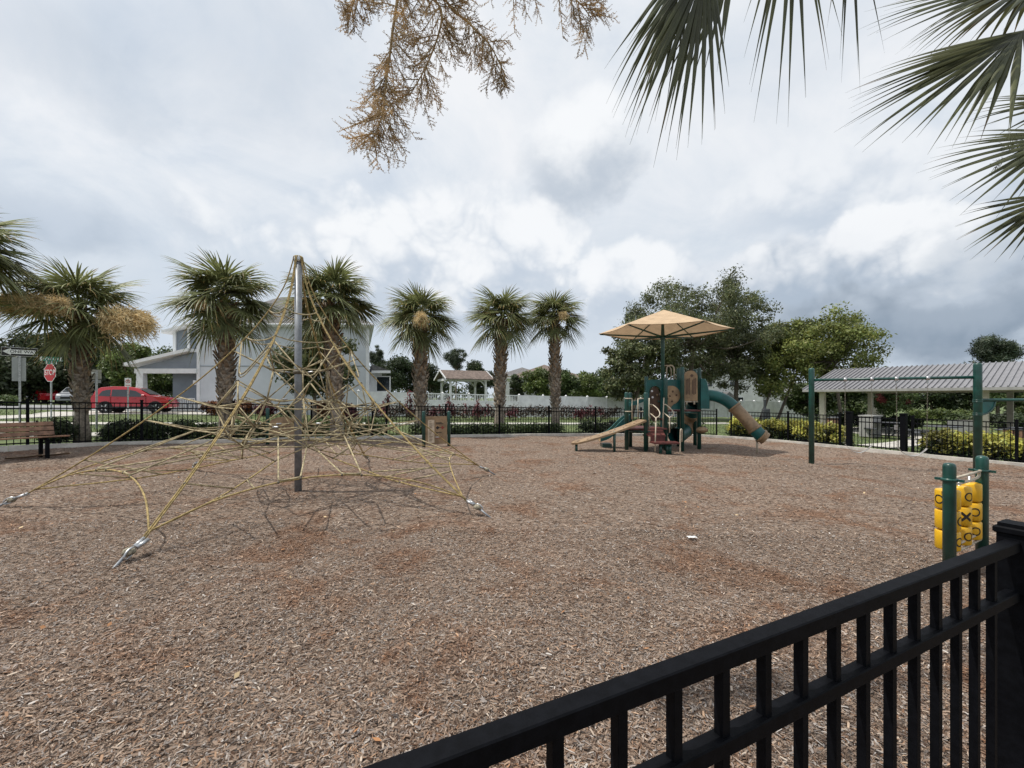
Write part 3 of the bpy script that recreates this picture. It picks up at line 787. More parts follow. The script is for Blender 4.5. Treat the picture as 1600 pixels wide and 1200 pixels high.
def sqarch(x0, x1, ytop, ybot, n=18, rad=60):
    pts = [(x0, ybot)]
    for i in range(n+1):
        a = math.pi*i/n; c, s = math.cos(a), math.sin(a)
        cx, r = (x0+x1)/2, (x1-x0)/2
        k = (abs(c)**5+abs(s)**5)**(-1/5)
        pts.append((cx-r*c*k, ytop+r-r*s*k))
    return pts+[(x1, ybot)]
panel(14.45, sqarch(372, 590, 248, 828), .07, 'arch_panel', M_TEAL, archpts(408, 545, 322, 800))
el = [(474+70*math.cos(2*math.pi*i/24), 535-208*math.sin(2*math.pi*i/24)) for i in range(24)]
panel(14.56, el, .05, 'climbing_wall', M_BROWN)
for x, y in ((440, 383), (447, 455)):
    MB().lathe(P_(x, y, 14.56), [(.035, 0), (.035, .012)], 12, axis=(0, -1, 0)).build('hold_or_hole', M_WHITE, ps)  # white discs painted for two holes with the bright background showing through
for x, y, m in ((520, 505, M_GREEN), (430, 560, M_TAN), (495, 610, M_TAN), (450, 650, M_TAN), (500, 430, M_TAN)):
    MB().ball(P_(x, y, 14.55), .04, 8, 5).build('hold_or_hole', m, ps)
# bubble climbing panel
panel(14.25, sqarch(600, 792, 250, 598), .05, 'side_panel', M_TEAL)
tanp = [(612, 600), (612, 322), (660, 320)]+[(668+104*math.sin(a), 430-110*math.cos(a)) for a in [R(10+k*11) for k in range(15)]]+[(672, 560), (648, 598)]
panel(14.18, tanp, .05, 'rock_panel', M_TAN)
for x, y in ((685, 388), (650, 440), (728, 430), (675, 503), (622, 472)):
    MB().ball(P_(x, y, 14.18), .032, 8, 5, (1, .7, 1)).build('hold_or_hole', M_BROWN, ps)
# tall slotted panel
tall = panel(14.28, [(822, 498), (822, 190), (834, 165), (868, 146), (900, 142), (935, 150), (965, 178), (975, 205), (975, 498)], .05, 'slotted_panel', M_TAN)
for i, x in enumerate((842, 860, 878, 915, 932, 950)):
    a, b = P_(x, 250-10*(i % 3), 14.275), P_(x+2, 425-8*(i % 2), 14.275); a.y = b.y = 14.275
    MB().box(((a.x+b.x)/2, 14.276, (a.z+b.z)/2), (.032, .006, abs(a.z-b.z)), bev=.0).build('slot', M_BROWN, ps)
MB().lathe(P_(907, 202, 14.28), [(.05, 0), (.05, .006)], 12, axis=(0, -1, 0)).build('slot', M_BROWN, ps)
MB().tube([P_(815, 508, 14.2), P_(975, 508, 14.4)], .02, 8).build('guard_rail', M_BEIGE, ps)
for x in (845, 935): MB().tube([P_(x, 500, 14.25), P_(x, 540, 14.25)], .03, 8).build('guard_rail', M_BEIGE, ps)
# hoop above
hp_ = [P_(612, 245, 14.6)]+[P_(656-44*math.cos(math.pi*i/10), 125-44*math.sin(math.pi*i/10), 14.6) for i in range(11)]+[P_(700, 245, 14.6)]
MB().tube(hp_, .022, 8).build('hoop_rail', M_BEIGE, ps)
MB().tube([P_(585, 85, 15.0), P_(640, 82, 15.0), P_(665, 130, 15.0), P_(668, 245, 15.0)], .018, 8).build('hoop_rail', M_BEIGE, ps)
# right hand tube slide with hood
def tube_slide(pts, r0, cuts, mats, label=None, flat=.85):
    C = curve_pts(pts, 8); n = len(C)-1
    cuts = [0]+[int(c*n) for c in cuts]+[n]
    for k in range(len(cuts)-1):
        seg = C[cuts[k]:cuts[k+1]+1]
        MB().tube(seg, [r0*(1+.03*k)]*len(seg), 18, cap=False).tube(seg, [r0*(1+.03*k)-.02]*len(seg), 18, cap=False).build('tube_section', mats[k], ps)
        if k:
            d = (seg[1]-seg[0]).normalized()
            MB().lathe(seg[0], [(r0*(1+.03*k)-.02, -.03), (r0*(1+.03*k)+.03, -.03), (r0*(1+.03*k)+.03, .03), (r0*(1+.03*k)-.02, .03)], 18, axis=d).build('tube_flange', mats[k] if k != 2 else mats[1], ps)
tube_slide([at(1098, 617, 14.75), at(1118, 619, 14.6), at(1138, 628, 14.4), at(1157, 646, 14.2), at(1176, 667, 13.95), at(1187, 679, 13.85), at(1196, 685.5, 13.8)], .188, (.42, .72, .88), (M_TEAL, M_TAN, M_TEAL, M_TAN))
e = gp(1183, 13.9); MB().tube([(e.x, e.y, e.z-.05), (e.x, e.y, .25)], .035, 8).build('slide_leg', M_BEIGE, ps)
hood = [(1012, 232), (1060, 240), (1082, 285), (1112, 440), (1112, 590), (1012, 590)]
h0 = [P_(x, y, 14.45) for x, y in hood]; h1 = [P_(x+(8 if x > 1050 else 0), y, 15.25) for x, y in hood]
MB().add(h0+h1, [(0, 1, 2, 3, 4, 5), (11, 10, 9, 8, 7, 6)]+[(i, (i+1) % 6, 6+(i+1) % 6, 6+i) for i in range(6)]).build('slide_hood', M_TEAL, ps)
# second tube slide, curling down behind
tube_slide([at(1086, 628, 15.2), at(1083, 640, 15.5), at(1078, 654, 15.9), at(1071, 669, 15.9), at(1063, 678, 15.5), at(1056, 681, 15.1)], .26, (.28, .66), (M_TEAL, M_TAN, M_TEAL))
# boulder step on the corner post
MB().ball(at(1097, 672, 14.45), .20, 12, 8, (1.0, .8, .55), .08).build('boulder_step', M_TAN, ps)
# maroon steps and beige handrails
deck([(4.20, 13.18), (4.66, 13.18), (4.66, 13.54), (4.06, 13.54)], .43, 'step')
MB().box((4.42, 13.20, .33), (.44, .02, .20)).build('step_riser', M_MAROON, ps)
deck([(4.16, 12.72), (4.92, 12.74), (4.92, 13.16), (4.16, 13.16)], .25, 'step')
for x in (4.42, 4.62, 4.70): MB().tube([(x, 12.95, G(x)-.05), (x, 12.95, .21)], .05, 8).build('step_leg', M_GREEN, ps)
MB().add([(4.0, 13.56, DZ-.04), (4.7, 13.56, DZ-.04), (4.66, 13.2, .40), (4.14, 13.2, .40)], [(0, 1, 2, 3)]).build('step_riser', M_MAROON, ps)
def rail(pts, r=.017, sub=5): MB().tube(curve_pts(pts, sub), r, 8).build('handrail', M_BEIGE, ps)
MB().tube([P_(408, 465, 13.5), P_(404, 832, 13.5)], .018, 8).build('handrail', M_BEIGE, ps)
rail([P_(412, 540, 13.45), P_(450, 545, 13.4), P_(505, 590, 13.2), P_(532, 640, 13.05), P_(520, 680, 13.0), P_(488, 698, 12.95), P_(484, 740, 12.9)])
rail([P_(412, 640, 13.45), P_(450, 668, 13.2), P_(486, 700, 12.95)])
MB().tube([P_(488, 695, 12.93), P_(476, 1090, 12.85)], .018, 8).build('handrail', M_BEIGE, ps)
MB().tube([P_(580, 460, 13.6), P_(566, 815, 13.6)], .018, 8).build('handrail', M_BEIGE, ps)
rail([P_(582, 540, 13.6), P_(605, 543, 13.55), P_(655, 585, 13.4), P_(692, 635, 13.3), P_(682, 672, 13.25), P_(650, 692, 13.2), P_(645, 740, 13.2)])
rail([P_(582, 640, 13.6), P_(610, 662, 13.4), P_(648, 694, 13.2)])
MB().tube([P_(648, 690, 13.2), P_(645, 872, 13.2)], .018, 8).build('handrail', M_BEIGE, ps)
rail([P_(770, 1115, 12.75), P_(772, 900, 12.75), P_(776, 840, 12.75), P_(784, 830, 12.78), P_(792, 842, 12.85), P_(792, 900, 12.95), P_(790, 975, 13.1)], .02)
# gate rails on the left of the low deck
for x0, x1, xv in ((122, 208, 206), (276, 350, 276)):
    for y in (470, 622): MB().tube([P_(x0, y, 13.75), P_(x1, y, 13.7)], .015, 8).build('guard_rail', M_BEIGE, ps)
    MB().tube([P_(xv, 470, 13.72), P_(xv, 712, 13.72)], .015, 8).build('guard_rail', M_BEIGE, ps)
MB().prism([P_(165, 520, 14.6), P_(345, 470, 14.6), P_(345, 505, 14.6), P_(260, 545, 14.6), P_(165, 560, 14.6)], (0, .06, 0)).build('low_panel', M_TEAL, ps)
# tan climbing ramp
lo, hi = at(893, 692, 13.0), at(1003.5, 655.5, 13.5)
rd = (hi-lo); rl = rd.length; rd.normalize(); rs = Vector((-rd.y, rd.x, 0)).normalized(); ru = rd.cross(rs); ru = ru if ru.z > 0 else -ru
vs = []; N = 20
for k in range(N+1):
    t = k/N; w = .25*min(1, math.sqrt(max(.02, 1-(max(0, .12-t)/.12)**2))); c = lo+rd*(rl*t)+ru*(-.05*math.sin(math.pi*t))
    for s_, u in ((-1, 0), (1, 0), (1, -.055), (-1, -.055)): vs.append(c+rs*(w*s_)+ru*u)
fs = [(k*4+j, k*4+(j+1) % 4, k*4+4+(j+1) % 4, k*4+4+j) for k in range(N) for j in range(4)]+[(3, 2, 1, 0), tuple(N*4+j for j in range(4))]
ramp = MB().add(vs, fs).build('climbing_ramp', M_TAN, ps)
for t, s_ in ((.09, 0), (.2, -.4), (.28, .4), (.36, -.3), (.44, .35), (.53, -.1), (.62, .4), (.70, -.4), (.78, .3), (.86, -.35), (.93, .3)):
    c = lo+rd*(rl*t)+rs*(.25*s_)+ru*(-.05*math.sin(math.pi*t)+.001)
    rr_ = .045 if t in (.09, .53) else .03
    MB().lathe(c, [(rr_, 0), (rr_, .004)], 12, axis=ru).build('ramp_hole', M_BROWN, ramp)
for px, Y, t in ((900.6, 13.02, .07), (960, 13.1, .60)):
    q = gp(px, Y); c = lo+rd*(rl*t); MB().tube([(q.x, q.y, q.z-.05), (q.x, q.y, c.z-.07)], .04, 8).build('ramp_leg', M_GREEN, ps)
# little open slide behind the ramp
sA, sB = at(981, 655, 14.6), at(942, 688, 14.3)
C = curve_pts([sA, sA.lerp(sB, .3)+Vector((0, 0, .03)), sA.lerp(sB, .75)+Vector((0, 0, -.02)), sB+Vector((-.12, 0, .02))], 6)
for m, sec, nm in ((M_TAN, [(-.22, 0), (-.12, -.03), (.12, -.03), (.22, 0), (.12, -.05), (-.12, -.05)], 'slide_bed'), (M_TEAL, [(-.27, .17), (-.21, .17), (-.20, -.04), (-.26, -.04)], 'slide_side'), (M_TEAL, [(.21, .17), (.27, .17), (.26, -.04), (.20, -.04)], 'slide_side')):
    vs = [c+Vector((0, a, b)) for c in C for a, b in sec]; n = len(sec)
    MB().add(vs, [(i*n+j, i*n+(j+1) % n, (i+1)*n+(j+1) % n, (i+1)*n+j) for i in range(len(C)-1) for j in range(n)]+[tuple(range(n-1, -1, -1)), tuple((len(C)-1)*n+j for j in range(n))]).build(nm, m, ps)
q = sB.copy(); MB().box((q.x+.1, q.y, (q.z+G(q.x))/2-.05), (.3, .4, .14)).build('slide_foot', M_GREEN, ps)
# orphan low beams under the decks
for a, b in ((L_, A), (A, B), (Cc_, D)):
    MB().tube([(a.x, a.y, DZ-.09 if b is not D else UZ-.09), (b.x, b.y, DZ-.09 if b is not D else UZ-.09)], .03, 8).build('deck_beam', M_GREEN, ps)

# ------------------------------------------------------------------ shade umbrella
UX, UY = (1035.5-800)/FPX*14.55, 14.55
um = thing('shade_umbrella', 'tan hexagonal shade umbrella on a green pole over the play structure', 'umbrella', (UX, UY, G(UX)))
apex = Vector((UX+.04, UY, EYE+(HZ-484)/FPX*UY)); rz_ = EYE+(HZ-517.5)/FPX*UY
corn = [Vector((UX+.04+2.14*math.cos(R(a-17)), UY+2.14*math.sin(R(a-17))*.96, rz_)) for a in range(0, 360, 60)]
MB().tube([(UX, UY, G(UX)-.1), (UX, UY, rz_-.12), (UX, UY, apex.z-.08)], [.062, .062, .03], 14).build('pole', M_GREEN, um)
for i in range(6):
    a, b = corn[i], corn[(i+1) % 6]; vs = []; N = 8
    for k in range(N+1):            # cloth sags a little between the ribs
        t = k/N; p, q = apex.lerp(a, t), apex.lerp(b, t)
        for j in range(N+1):
            u = j/N; v = p.lerp(q, u); s_ = 4*u*(1-u)
            v.z -= .05*s_*t*(1-.3*t); inn = (Vector((UX, UY, v.z))-v); v += inn*.035*s_*t
            vs.append(v)
    M1 = N+1; fs = [(k*M1+j, (k+1)*M1+j, (k+1)*M1+j+1, k*M1+j+1) for k in range(N) for j in range(N)]
    n = len(vs); edge = [N*M1+j for j in range(M1)]
    mb = MB().add(vs, fs, True)
    hem = [vs[e_] for e_ in edge]; mb.tube(hem, .014, 5)
    mb.build('canopy_panel', M_CANVAS, um)
    hub = Vector((UX, UY, rz_-.20)); tip = apex.lerp(a, .985)+Vector((0, 0, -.035))
    MB().tube([hub, tip], [.035, .022], 8).build('rib', M_GREEN, um)
    MB().tube([apex+Vector((0, 0, -.06)), tip], [.02, .02], 6).build('rib', M_GREEN, um)
MB().lathe((UX, UY, rz_-.28), [(.08, 0), (.09, .03), (.09, .13), (.065, .16)], 14).build('hub', M_GREEN, um)

# ------------------------------------------------------------------ information panels
def board(name, label, p, q, z0b, z1b, arch):
    root = thing(name, label, 'panel', (p.x, p.y, G(p.x)), 'tan play panels on green posts')
    d = (q-p); d.z = 0; Ln = d.length; d.normalize(); nv = Vector((d.y, -d.x, 0)); up = Vector((0, 0, 1))
    for s_ in (p, q): dpost((s_.x, s_.y, G(s_.x)), G(s_.x)+1.09, .052, root)
    a = p+d*.065; w = Ln-.13
    pts = [a+up*(z0b-a.z), a+d*w+up*(z0b-a.z)]
    if arch: pts += [a+d*(w*(.5+.5*math.cos(t)))+up*(z1b-.16-a.z+.16*math.sin(t)) for t in [k*math.pi/10 for k in range(11)]]
    else: pts += [a+d*w+up*(z1b-a.z), a+up*(z1b-a.z)]
    b = MB().prism([v-nv*0 for v in pts], -nv*.04).build('board', M_TAN, root)
    def rect(u0, u1, w0, w1, m, e=.004):
        o = a+nv*e
        MB().add([o+d*(w*u0)+up*(z0b+(z1b-z0b)*w0-a.z), o+d*(w*u1)+up*(z0b+(z1b-z0b)*w0-a.z), o+d*(w*u1)+up*(z0b+(z1b-z0b)*w1-a.z), o+d*(w*u0)+up*(z0b+(z1b-z0b)*w1-a.z)], [(0, 1, 2, 3)]).build('printed_mark', m, b)
    return root, rect, a, d, nv, w, b
M_DIA = mat('red_print', (.30, .05, .035), .6)
M_PALE = mat('pale_print', (.56, .46, .34), .6)
p, q = gp(662, 13.5), gp(701.5, 13.9)
root, rect, a, d, nv, w, bo = board('information_panel', 'tan information panel with printed diamonds on green posts', p, q, .10, .975, False)
rr2 = random.Random(3)
rect(.10, .40, .05, .88, M_PALE, .003)
for k in range(14):
    y = .80-k*.052; rect(.16, .16+.16*rr2.uniform(.5, 1), y, y+.018, M_BROWN, .006)
for x0, x1, y in ((.46, .74, .755), (.46, .82, .715), (.47, .74, .405), (.46, .54, .37), (.46, .53, .345)): rect(x0, x1, y, y+.024, M_INK, .006)
for k, m in enumerate((M_INK, M_DIA)):
    c = a+d*(w*(.55+.23*k))+nv*.006+Vector((0, 0, .10+.875*.59-a.z)); s_ = .055
    MB().add([c+d*s_*1.2, c+Vector((0, 0, s_)), c-d*s_*1.2, c-Vector((0, 0, s_))], [(0, 1, 2, 3)]).build('printed_mark', m, bo)
rect(.60, .70, .58, .60, M_INK, .008)
for k in range(5): rect(.46+k*.06, .50+k*.06, .24, .27, M_SIGNW if k < 4 else M_DIA, .006)
rect(.45, .84, .205, .218, M_DIA, .006)
p, q = gp(418, 13.2), gp(467, 13.3)
root, rect, a, d, nv, w, bo = board('arched_board', 'tan arched play panel on green posts behind the rope climber', p, q, .42, .98, True)
for k in range(5): rect(.18+.13*k, .26+.13*k, .34, .48, M_BROWN, .004)
rect(.2, .8, .18, .22, M_BROWN, .004)

# ------------------------------------------------------------------ bench
bo_ = Vector((-10.5, 9.95, 0)); ax = Vector((-.46, -.888, 0)).normalized(); fc = Vector((.888, -.46, 0)).normalized()
gb = G(-10.8)
bn = thing('park_bench', 'brown slatted park bench by the fence at the left edge', 'bench', (-10.7, 9.5, gb))
def bslat(f, z, tilt, wd, th, name, t0=-.02, t1=1.85):
    c = bo_+ax*((t0+t1)/2)+fc*f; c.z = gb+z
    n = (fc*math.cos(tilt)+Vector((0, 0, 1))*math.sin(tilt)).normalized(); u = ax.cross(n)
    MB().box(c, (t1-t0, wd, th), rot=Matrix((ax, n, u)).transposed(), bev=.006).build(name, M_WOOD, bn)
for k in range(3): bslat(.02-.035*k, .52+.105*k, R(107), .094, .032, 'back_slat')
for k in range(4): bslat(.14+.105*k, .445+.006*k, R(3), .094, .034, 'seat_slat', -.14, 1.97)
for t in (.22, 1.62):
    c = bo_+ax*t
    for f, zt in ((.10, .43), (.47, .43)):
        b = c+fc*f; MB().box((b.x, b.y, gb+zt/2-.03), (.06, .06, zt+.0), math.atan2(ax.y, ax.x)).build('leg', M_BLACK, bn)
    MB().tube([c+fc*.52+Vector((0, 0, gb+.41)), c+fc*.00+Vector((0, 0, gb+.41)), c-fc*.125+Vector((0, 0, gb+.80))], .022, 8).build('frame', M_BLACK, bn)

# ------------------------------------------------------------------ litter lying about
q = gp(1081, 4.95)
mb = MB(); vs = []
for j in range(5):
    for i in range(6): vs.append((q.x-.05+.02*i+.004*math.sin(j*2), q.y-.03+.016*j, q.z+.012+.008*abs(math.sin(i*1.9+j))))
simple('paper_scrap', mb.add(vs, [(j*6+i, j*6+i+1, j*6+i+7, j*6+i+6) for j in range(4) for i in range(5)]), M_SIGNW, 'small crumpled white scrap lying on the mulch', 'litter', q)
for k, (px, Y, l, a_) in enumerate(((38, 9.35, .62, .3), (83, 9.75, .70, .12), (1101, 2.9, .0, 0))):
    if l == 0: continue
    q = gp(px, Y); mb = MB(); vs = []; N = 9
    for i in range(N+1):
        t = i/N; wdt = .09*math.sin(math.pi*(.12+.8*t))**.7
        c = Vector((q.x+(t-.5)*l*math.cos(a_), q.y+(t-.5)*l*math.sin(a_), q.z+.02+.05*t*t))
        for s_ in (-1, 0, 1): vs.append(c+Vector((-math.sin(a_), math.cos(a_), 0))*wdt*s_+Vector((0, 0, .035*abs(s_))))
    fs = [(i*3+j, i*3+j+1, i*3+j+4, i*3+j+3) for i in range(N) for j in range(2)]
    simple('fallen_palm_sheath', mb.add(vs, fs, True), M_DRY, 'dry curled palm sheath on the mulch '+('below the bench' if k == 0 else 'right of the bench legs'), 'dead leaf', q, 'fallen palm sheaths by the bench')

# dead leaves and twigs scattered on the mulch
r_ = np.random.default_rng(31); n = 260; Y = 1.6+r_.random(n)**.8*11; X = (r_.random(n)*2-1)*1.15*Y; k = inside(X, Y); X, Y = X[k], Y[k]; n = len(X)
a = r_.random(n)*6.28; ln = .012+.018*r_.random(n); w = ln*(.15+.5*r_.random(n)); z = -SL*X+lump(X, Y)+.012
D = np.c_[np.cos(a)*ln, np.sin(a)*ln, r_.normal(size=n)*.006]; S_ = np.c_[-np.sin(a)*w, np.cos(a)*w, r_.normal(size=n)*.006]; C = np.c_[X, Y, z]
V = np.stack([C-D, C-S_, C+D, C+S_], 1).reshape(-1, 3); c = r_.random(n); t3 = np.where(c[:, None] < .35, (.25, .16, .10), np.where(c[:, None] < .8, (.9, .5, .25), (1.3, 1.15, .8)))
o = npmesh('fallen_leaves', V, np.arange(n*4).reshape(-1, 4), mat('dead_leaves', (.42, .36, .30), .8, attr=True), None, np.repeat(t3, 4, 0)); tag(o, 'scattered dead leaves on the mulch', 'leaves', kind='stuff')
# ------------------------------------------------------------------ palms
UPV = Vector((0, 0, 1))
def frond_geom(base, hub, t, n, L, fan, nl, droop, r, pr=.018, wmax=.055, seg=7, bend=None, tp=.9):
    """petiole from base to hub, then a folded fan of leaflets; returns verts, quads, tint"""
    V, F, Tn = [], [], []
    t = Vector(t).normalized(); n = (Vector(n)-t*Vector(n).dot(t)).normalized(); b = t.cross(n).normalized()
    pts = curve_pts([base, Vector(base).lerp(hub, .5)+n*(bend or .06), hub], 4)
    for i, p in enumerate(pts):
        k = pr*(1.5-.7*i/(len(pts)-1))
        V += [p+b*k, p+n*k*.6, p-b*k, p-n*k*.6]; Tn += [(1.5, 1.45, 1.0)]*4
        if i:
            o = (i-1)*4
            F += [(o+j, o+(j+1) % 4, o+4+(j+1) % 4, o+4+j) for j in range(4)]
    for k in range(nl):
        u = (k+.5)/nl*2-1; ph = u*fan/2+r.gauss(0, .02)
        d = (t*math.cos(ph)+b*math.sin(ph)-n*(.16*abs(math.sin(ph))+.10*(1-abs(u)))).normalized()
        if k % 2: d = (d+n*.07).normalized()
        ln = L*(1-.34*abs(u)**2.0)*r.uniform(.9, 1.05); st = Vector(hub)+t*(.10*L*(1-abs(u)))
        sd = d.cross(n).normalized(); dr = droop*r.uniform(.55, 1.45)
        sp = fan/nl*1.08; base_i = len(V); tint = r.uniform(.72, 1.18); yel = r.uniform(0, .12)
        tipb = r.random() < .25
        for i in range(seg+1):
            s = i/seg
            p = st+d*(ln*s*(1-.12*dr*s*s))+Vector((0, 0, -1))*(dr*ln*.55*s**2.6)
            w = min(sp*ln*s*.55+.004, wmax*.5)*(1 if s < .42 else max(.03, max(0.0, 1-(s-.42)/.58)**tp))
            V += [p+sd*w-n*w*.5, p+n*w*.15, p-sd*w-n*w*.5]
            c = tint*(1+.25*s*s)
            cc = (c*(1+yel+(.8*s if tipb and s > .75 else 0)), c*(1+yel*.5), c*(1-.2*s*(1 if tipb else .3)))
            Tn += [cc]*3
            if i:
                o = base_i+(i-1)*3
                F += [(o, o+1, o+4, o+3), (o+1, o+2, o+5, o+4)]
    return V, F, Tn
def to_obj(name, V, F, Tn, m, parent, off=None):
    return npmesh(name, np.array([tuple(v) for v in V]), np.array(F), m, parent, np.array(Tn), off)
# shared frond meshes, by how high they point; each is baked with its droop and turned about the trunk
pr_ = random.Random(11); FR = []
for e, cnt in ((78, 1), (62, 2), (45, 3), (28, 3), (10, 3), (-10, 3), (-32, 2), (-52, 2)):
    for c in range(cnt):
        ee = R(e+pr_.uniform(-6, 6)); pl = .70*pr_.uniform(.75, 1.15); o = Vector((math.cos(ee), 0, math.sin(ee)))
        hub = o*pl+Vector((0, 0, -.10*max(0, math.cos(ee)))); fall = R(24 if e > 20 else 14); te = ee-fall
        t = Vector((math.cos(te), pr_.uniform(-.12, .12), math.sin(te))); n = Vector((-math.sin(te), pr_.uniform(-.5, .5), math.cos(te)))
        V, F, Tn = frond_geom(Vector((.06*o.x, 0, .06*o.z)), hub, t, n, 1.12*pr_.uniform(.9, 1.05), R(pr_.uniform(190, 260)), 32, pr_.uniform(.28, .80), pr_, seg=6, wmax=.050)
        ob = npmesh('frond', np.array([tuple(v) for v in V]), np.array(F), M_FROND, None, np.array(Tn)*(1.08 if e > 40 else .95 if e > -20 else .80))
        FR.append((e, ob.data)); bpy.data.objects.remove(ob)
# a plume of flower stalks, shared
def plume_mesh(seed, n, L, spread):
    r = random.Random(seed); V, F = [], []
    def stripe(P, w):
        o = len(V); sd = Vector((r.random()-.5, r.random()-.5, r.random()-.5)).normalized()
        for i, q in enumerate(P):
            V.append(q+sd*w); V.append(q-sd*w)
            if i: F.append((o+2*i-2, o+2*i-1, o+2*i+1, o+2*i))
    for k in range(n):
        d = Vector((1, r.gauss(0, spread), r.gauss(.05, spread))).normalized(); p = Vector((r.random()**.7*.6*L, r.gauss(0, .06), r.gauss(0, .06))); ln = L*r.uniform(.25, .55)
        P = [p+d*ln*s+Vector((0, 0, -.40*ln*s*s)) for s in (0, .33, .66, 1)]
        stripe(P, .0045)
        for q in P[1:]:
            for _ in range(3): stripe([q, q+Vector((r.gauss(0, 1), r.gauss(0, 1), r.gauss(0, 1)-.3)).normalized()*.08], .0045)
    me = npmesh('flower_plume', np.array([tuple(v) for v in V]), np.array(F), M_SEED).data
    return me
PL = [plume_mesh(k, 210, .62, .40) for k in (1, 2, 3)]
for o in [o for o in COL.objects if o.name.startswith('flower_plume')]: bpy.data.objects.remove(o)

def palm(base, H, rt, label, lean=(0, 0), s=1.0, seed=1, plumes=(), skirt=True, bare=.22, ymin=.0):
    r = random.Random(seed); base = Vector(base)
    root = thing('cabbage_palm', label, 'palm', base, 'cabbage palms round the playground')
    top = base+Vector((lean[0], lean[1], H))
    def ctr(t): return base.lerp(top, t)+Vector((lean[0], lean[1], 0))*(t*t-t)*.6
    pts = [ctr(i/14)-Vector((0, 0, .15 if i == 0 else 0)) for i in range(15)]
    rad = [rt*(1.12-.22*min(1, i/3)+.10*math.sin(i*1.3)*.3+(.20*min(1, max(0, i/14-bare)/.25))) for i in range(15)]
    MB().tube(pts, rad, 14).build('trunk', M_PALMB, root)
    # criss-cross stubs of old leaf bases
    V, F, Tn = [], [], []; n = int(150*(1-bare)*H/4)
    for k in range(n):
        tt = bare+(1-bare)*k/n; p = ctr(tt); a = k*2.39996*1.0
        i = min(13, int(tt*14)); rr_ = rad[i]*(.97); o = Vector((math.cos(a), math.sin(a), 0)); sd = Vector((-o.y, o.x, 0))
        ln = (.17+.10*r.random())*(1 if tt > .45 else .8); w = .075*rt/.2
        grow = .35+.5*max(0, (tt-.5)); sk = (1 if k % 2 else -1)*.55
        q = p+o*rr_; d = (UPV+o*grow*r.uniform(.6, 1.3)+sd*sk*r.uniform(.6, 1)).normalized()
        c = r.uniform(.55, 1.25)*(1.0 if tt > .45 else 1.12); col = (c, c*.97, c*.93) if tt < .5 else (c*.92, c*.80, c*.68)
        k0 = len(V)
        V += [q-sd*w-d*.07, q+sd*w-d*.07, q+sd*w*.55+d*ln+o*.02, q-sd*w*.55+d*ln+o*.02, q+o*.045-sd*w*.5, q+o*.045+sd*w*.5, q+o*.05+sd*w*.3+d*ln, q+o*.05-sd*w*.3+d*ln]
        F += [(k0+4, k0+5, k0+6, k0+7), (k0, k0+4, k0+7, k0+3), (k0+5, k0+1, k0+2, k0+6), (k0+3, k0+7, k0+6, k0+2), (k0, k0+1, k0+5, k0+4)]
        Tn += [col]*8
    lb = to_obj('leaf_bases', V, F, Tn, M_BOOT, root); lb['kind'] = 'stuff'
    az = r.random()*6; cz = top+Vector((0, 0, -.05))
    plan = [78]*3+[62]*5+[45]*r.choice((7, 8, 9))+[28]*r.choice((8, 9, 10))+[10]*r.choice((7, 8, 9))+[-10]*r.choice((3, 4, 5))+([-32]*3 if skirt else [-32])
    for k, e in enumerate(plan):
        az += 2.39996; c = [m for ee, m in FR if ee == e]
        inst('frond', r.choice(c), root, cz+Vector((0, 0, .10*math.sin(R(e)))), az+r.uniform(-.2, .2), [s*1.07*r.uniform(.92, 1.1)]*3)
    for a_, el_, k, sc_ in plumes:
        o = bpy.data.objects.new('flower_plume', PL[k]); link(o, root); o.location = cz-base+Vector((math.cos(a_)*.80, math.sin(a_)*.80, .05))
        o.rotation_euler = (0, -el_, a_); o.scale = [sc_]*3
    return root
def palm_at(px, Y, top_py, rt, label, crown=1.75, **kw):
    b = gp(px, Y); H = EYE+(HZ-top_py)/FPX*Y-b.z-crown*kw.get('s', 1.0)*.80
    return palm(b, H, rt, label, **kw)
fa = -math.pi/2          # towards the camera
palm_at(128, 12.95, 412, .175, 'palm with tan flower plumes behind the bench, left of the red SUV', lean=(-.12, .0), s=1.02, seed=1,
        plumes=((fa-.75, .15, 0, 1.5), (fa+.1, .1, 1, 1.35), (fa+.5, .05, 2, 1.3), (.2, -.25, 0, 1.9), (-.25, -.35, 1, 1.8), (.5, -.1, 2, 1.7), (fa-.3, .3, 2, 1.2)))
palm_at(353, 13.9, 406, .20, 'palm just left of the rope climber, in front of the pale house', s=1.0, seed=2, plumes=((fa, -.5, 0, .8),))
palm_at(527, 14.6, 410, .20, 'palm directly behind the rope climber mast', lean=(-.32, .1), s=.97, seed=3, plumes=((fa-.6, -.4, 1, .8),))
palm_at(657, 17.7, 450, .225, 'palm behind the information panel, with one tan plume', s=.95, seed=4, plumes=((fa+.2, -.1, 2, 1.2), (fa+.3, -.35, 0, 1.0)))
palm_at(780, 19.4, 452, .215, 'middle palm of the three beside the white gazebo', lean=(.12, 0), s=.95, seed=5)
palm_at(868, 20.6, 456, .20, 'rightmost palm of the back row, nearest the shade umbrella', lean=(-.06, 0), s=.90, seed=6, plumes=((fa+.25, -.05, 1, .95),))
b = Vector((-13.5, 10.4, G(-13.5)))
palm(b, 4.75, .18, 'palm cut off by the left edge of the picture', s=1.0, seed=8, skirt=False, plumes=((-.5, .5, 0, 1.2), (-.7, -.1, 1, 1.3)))

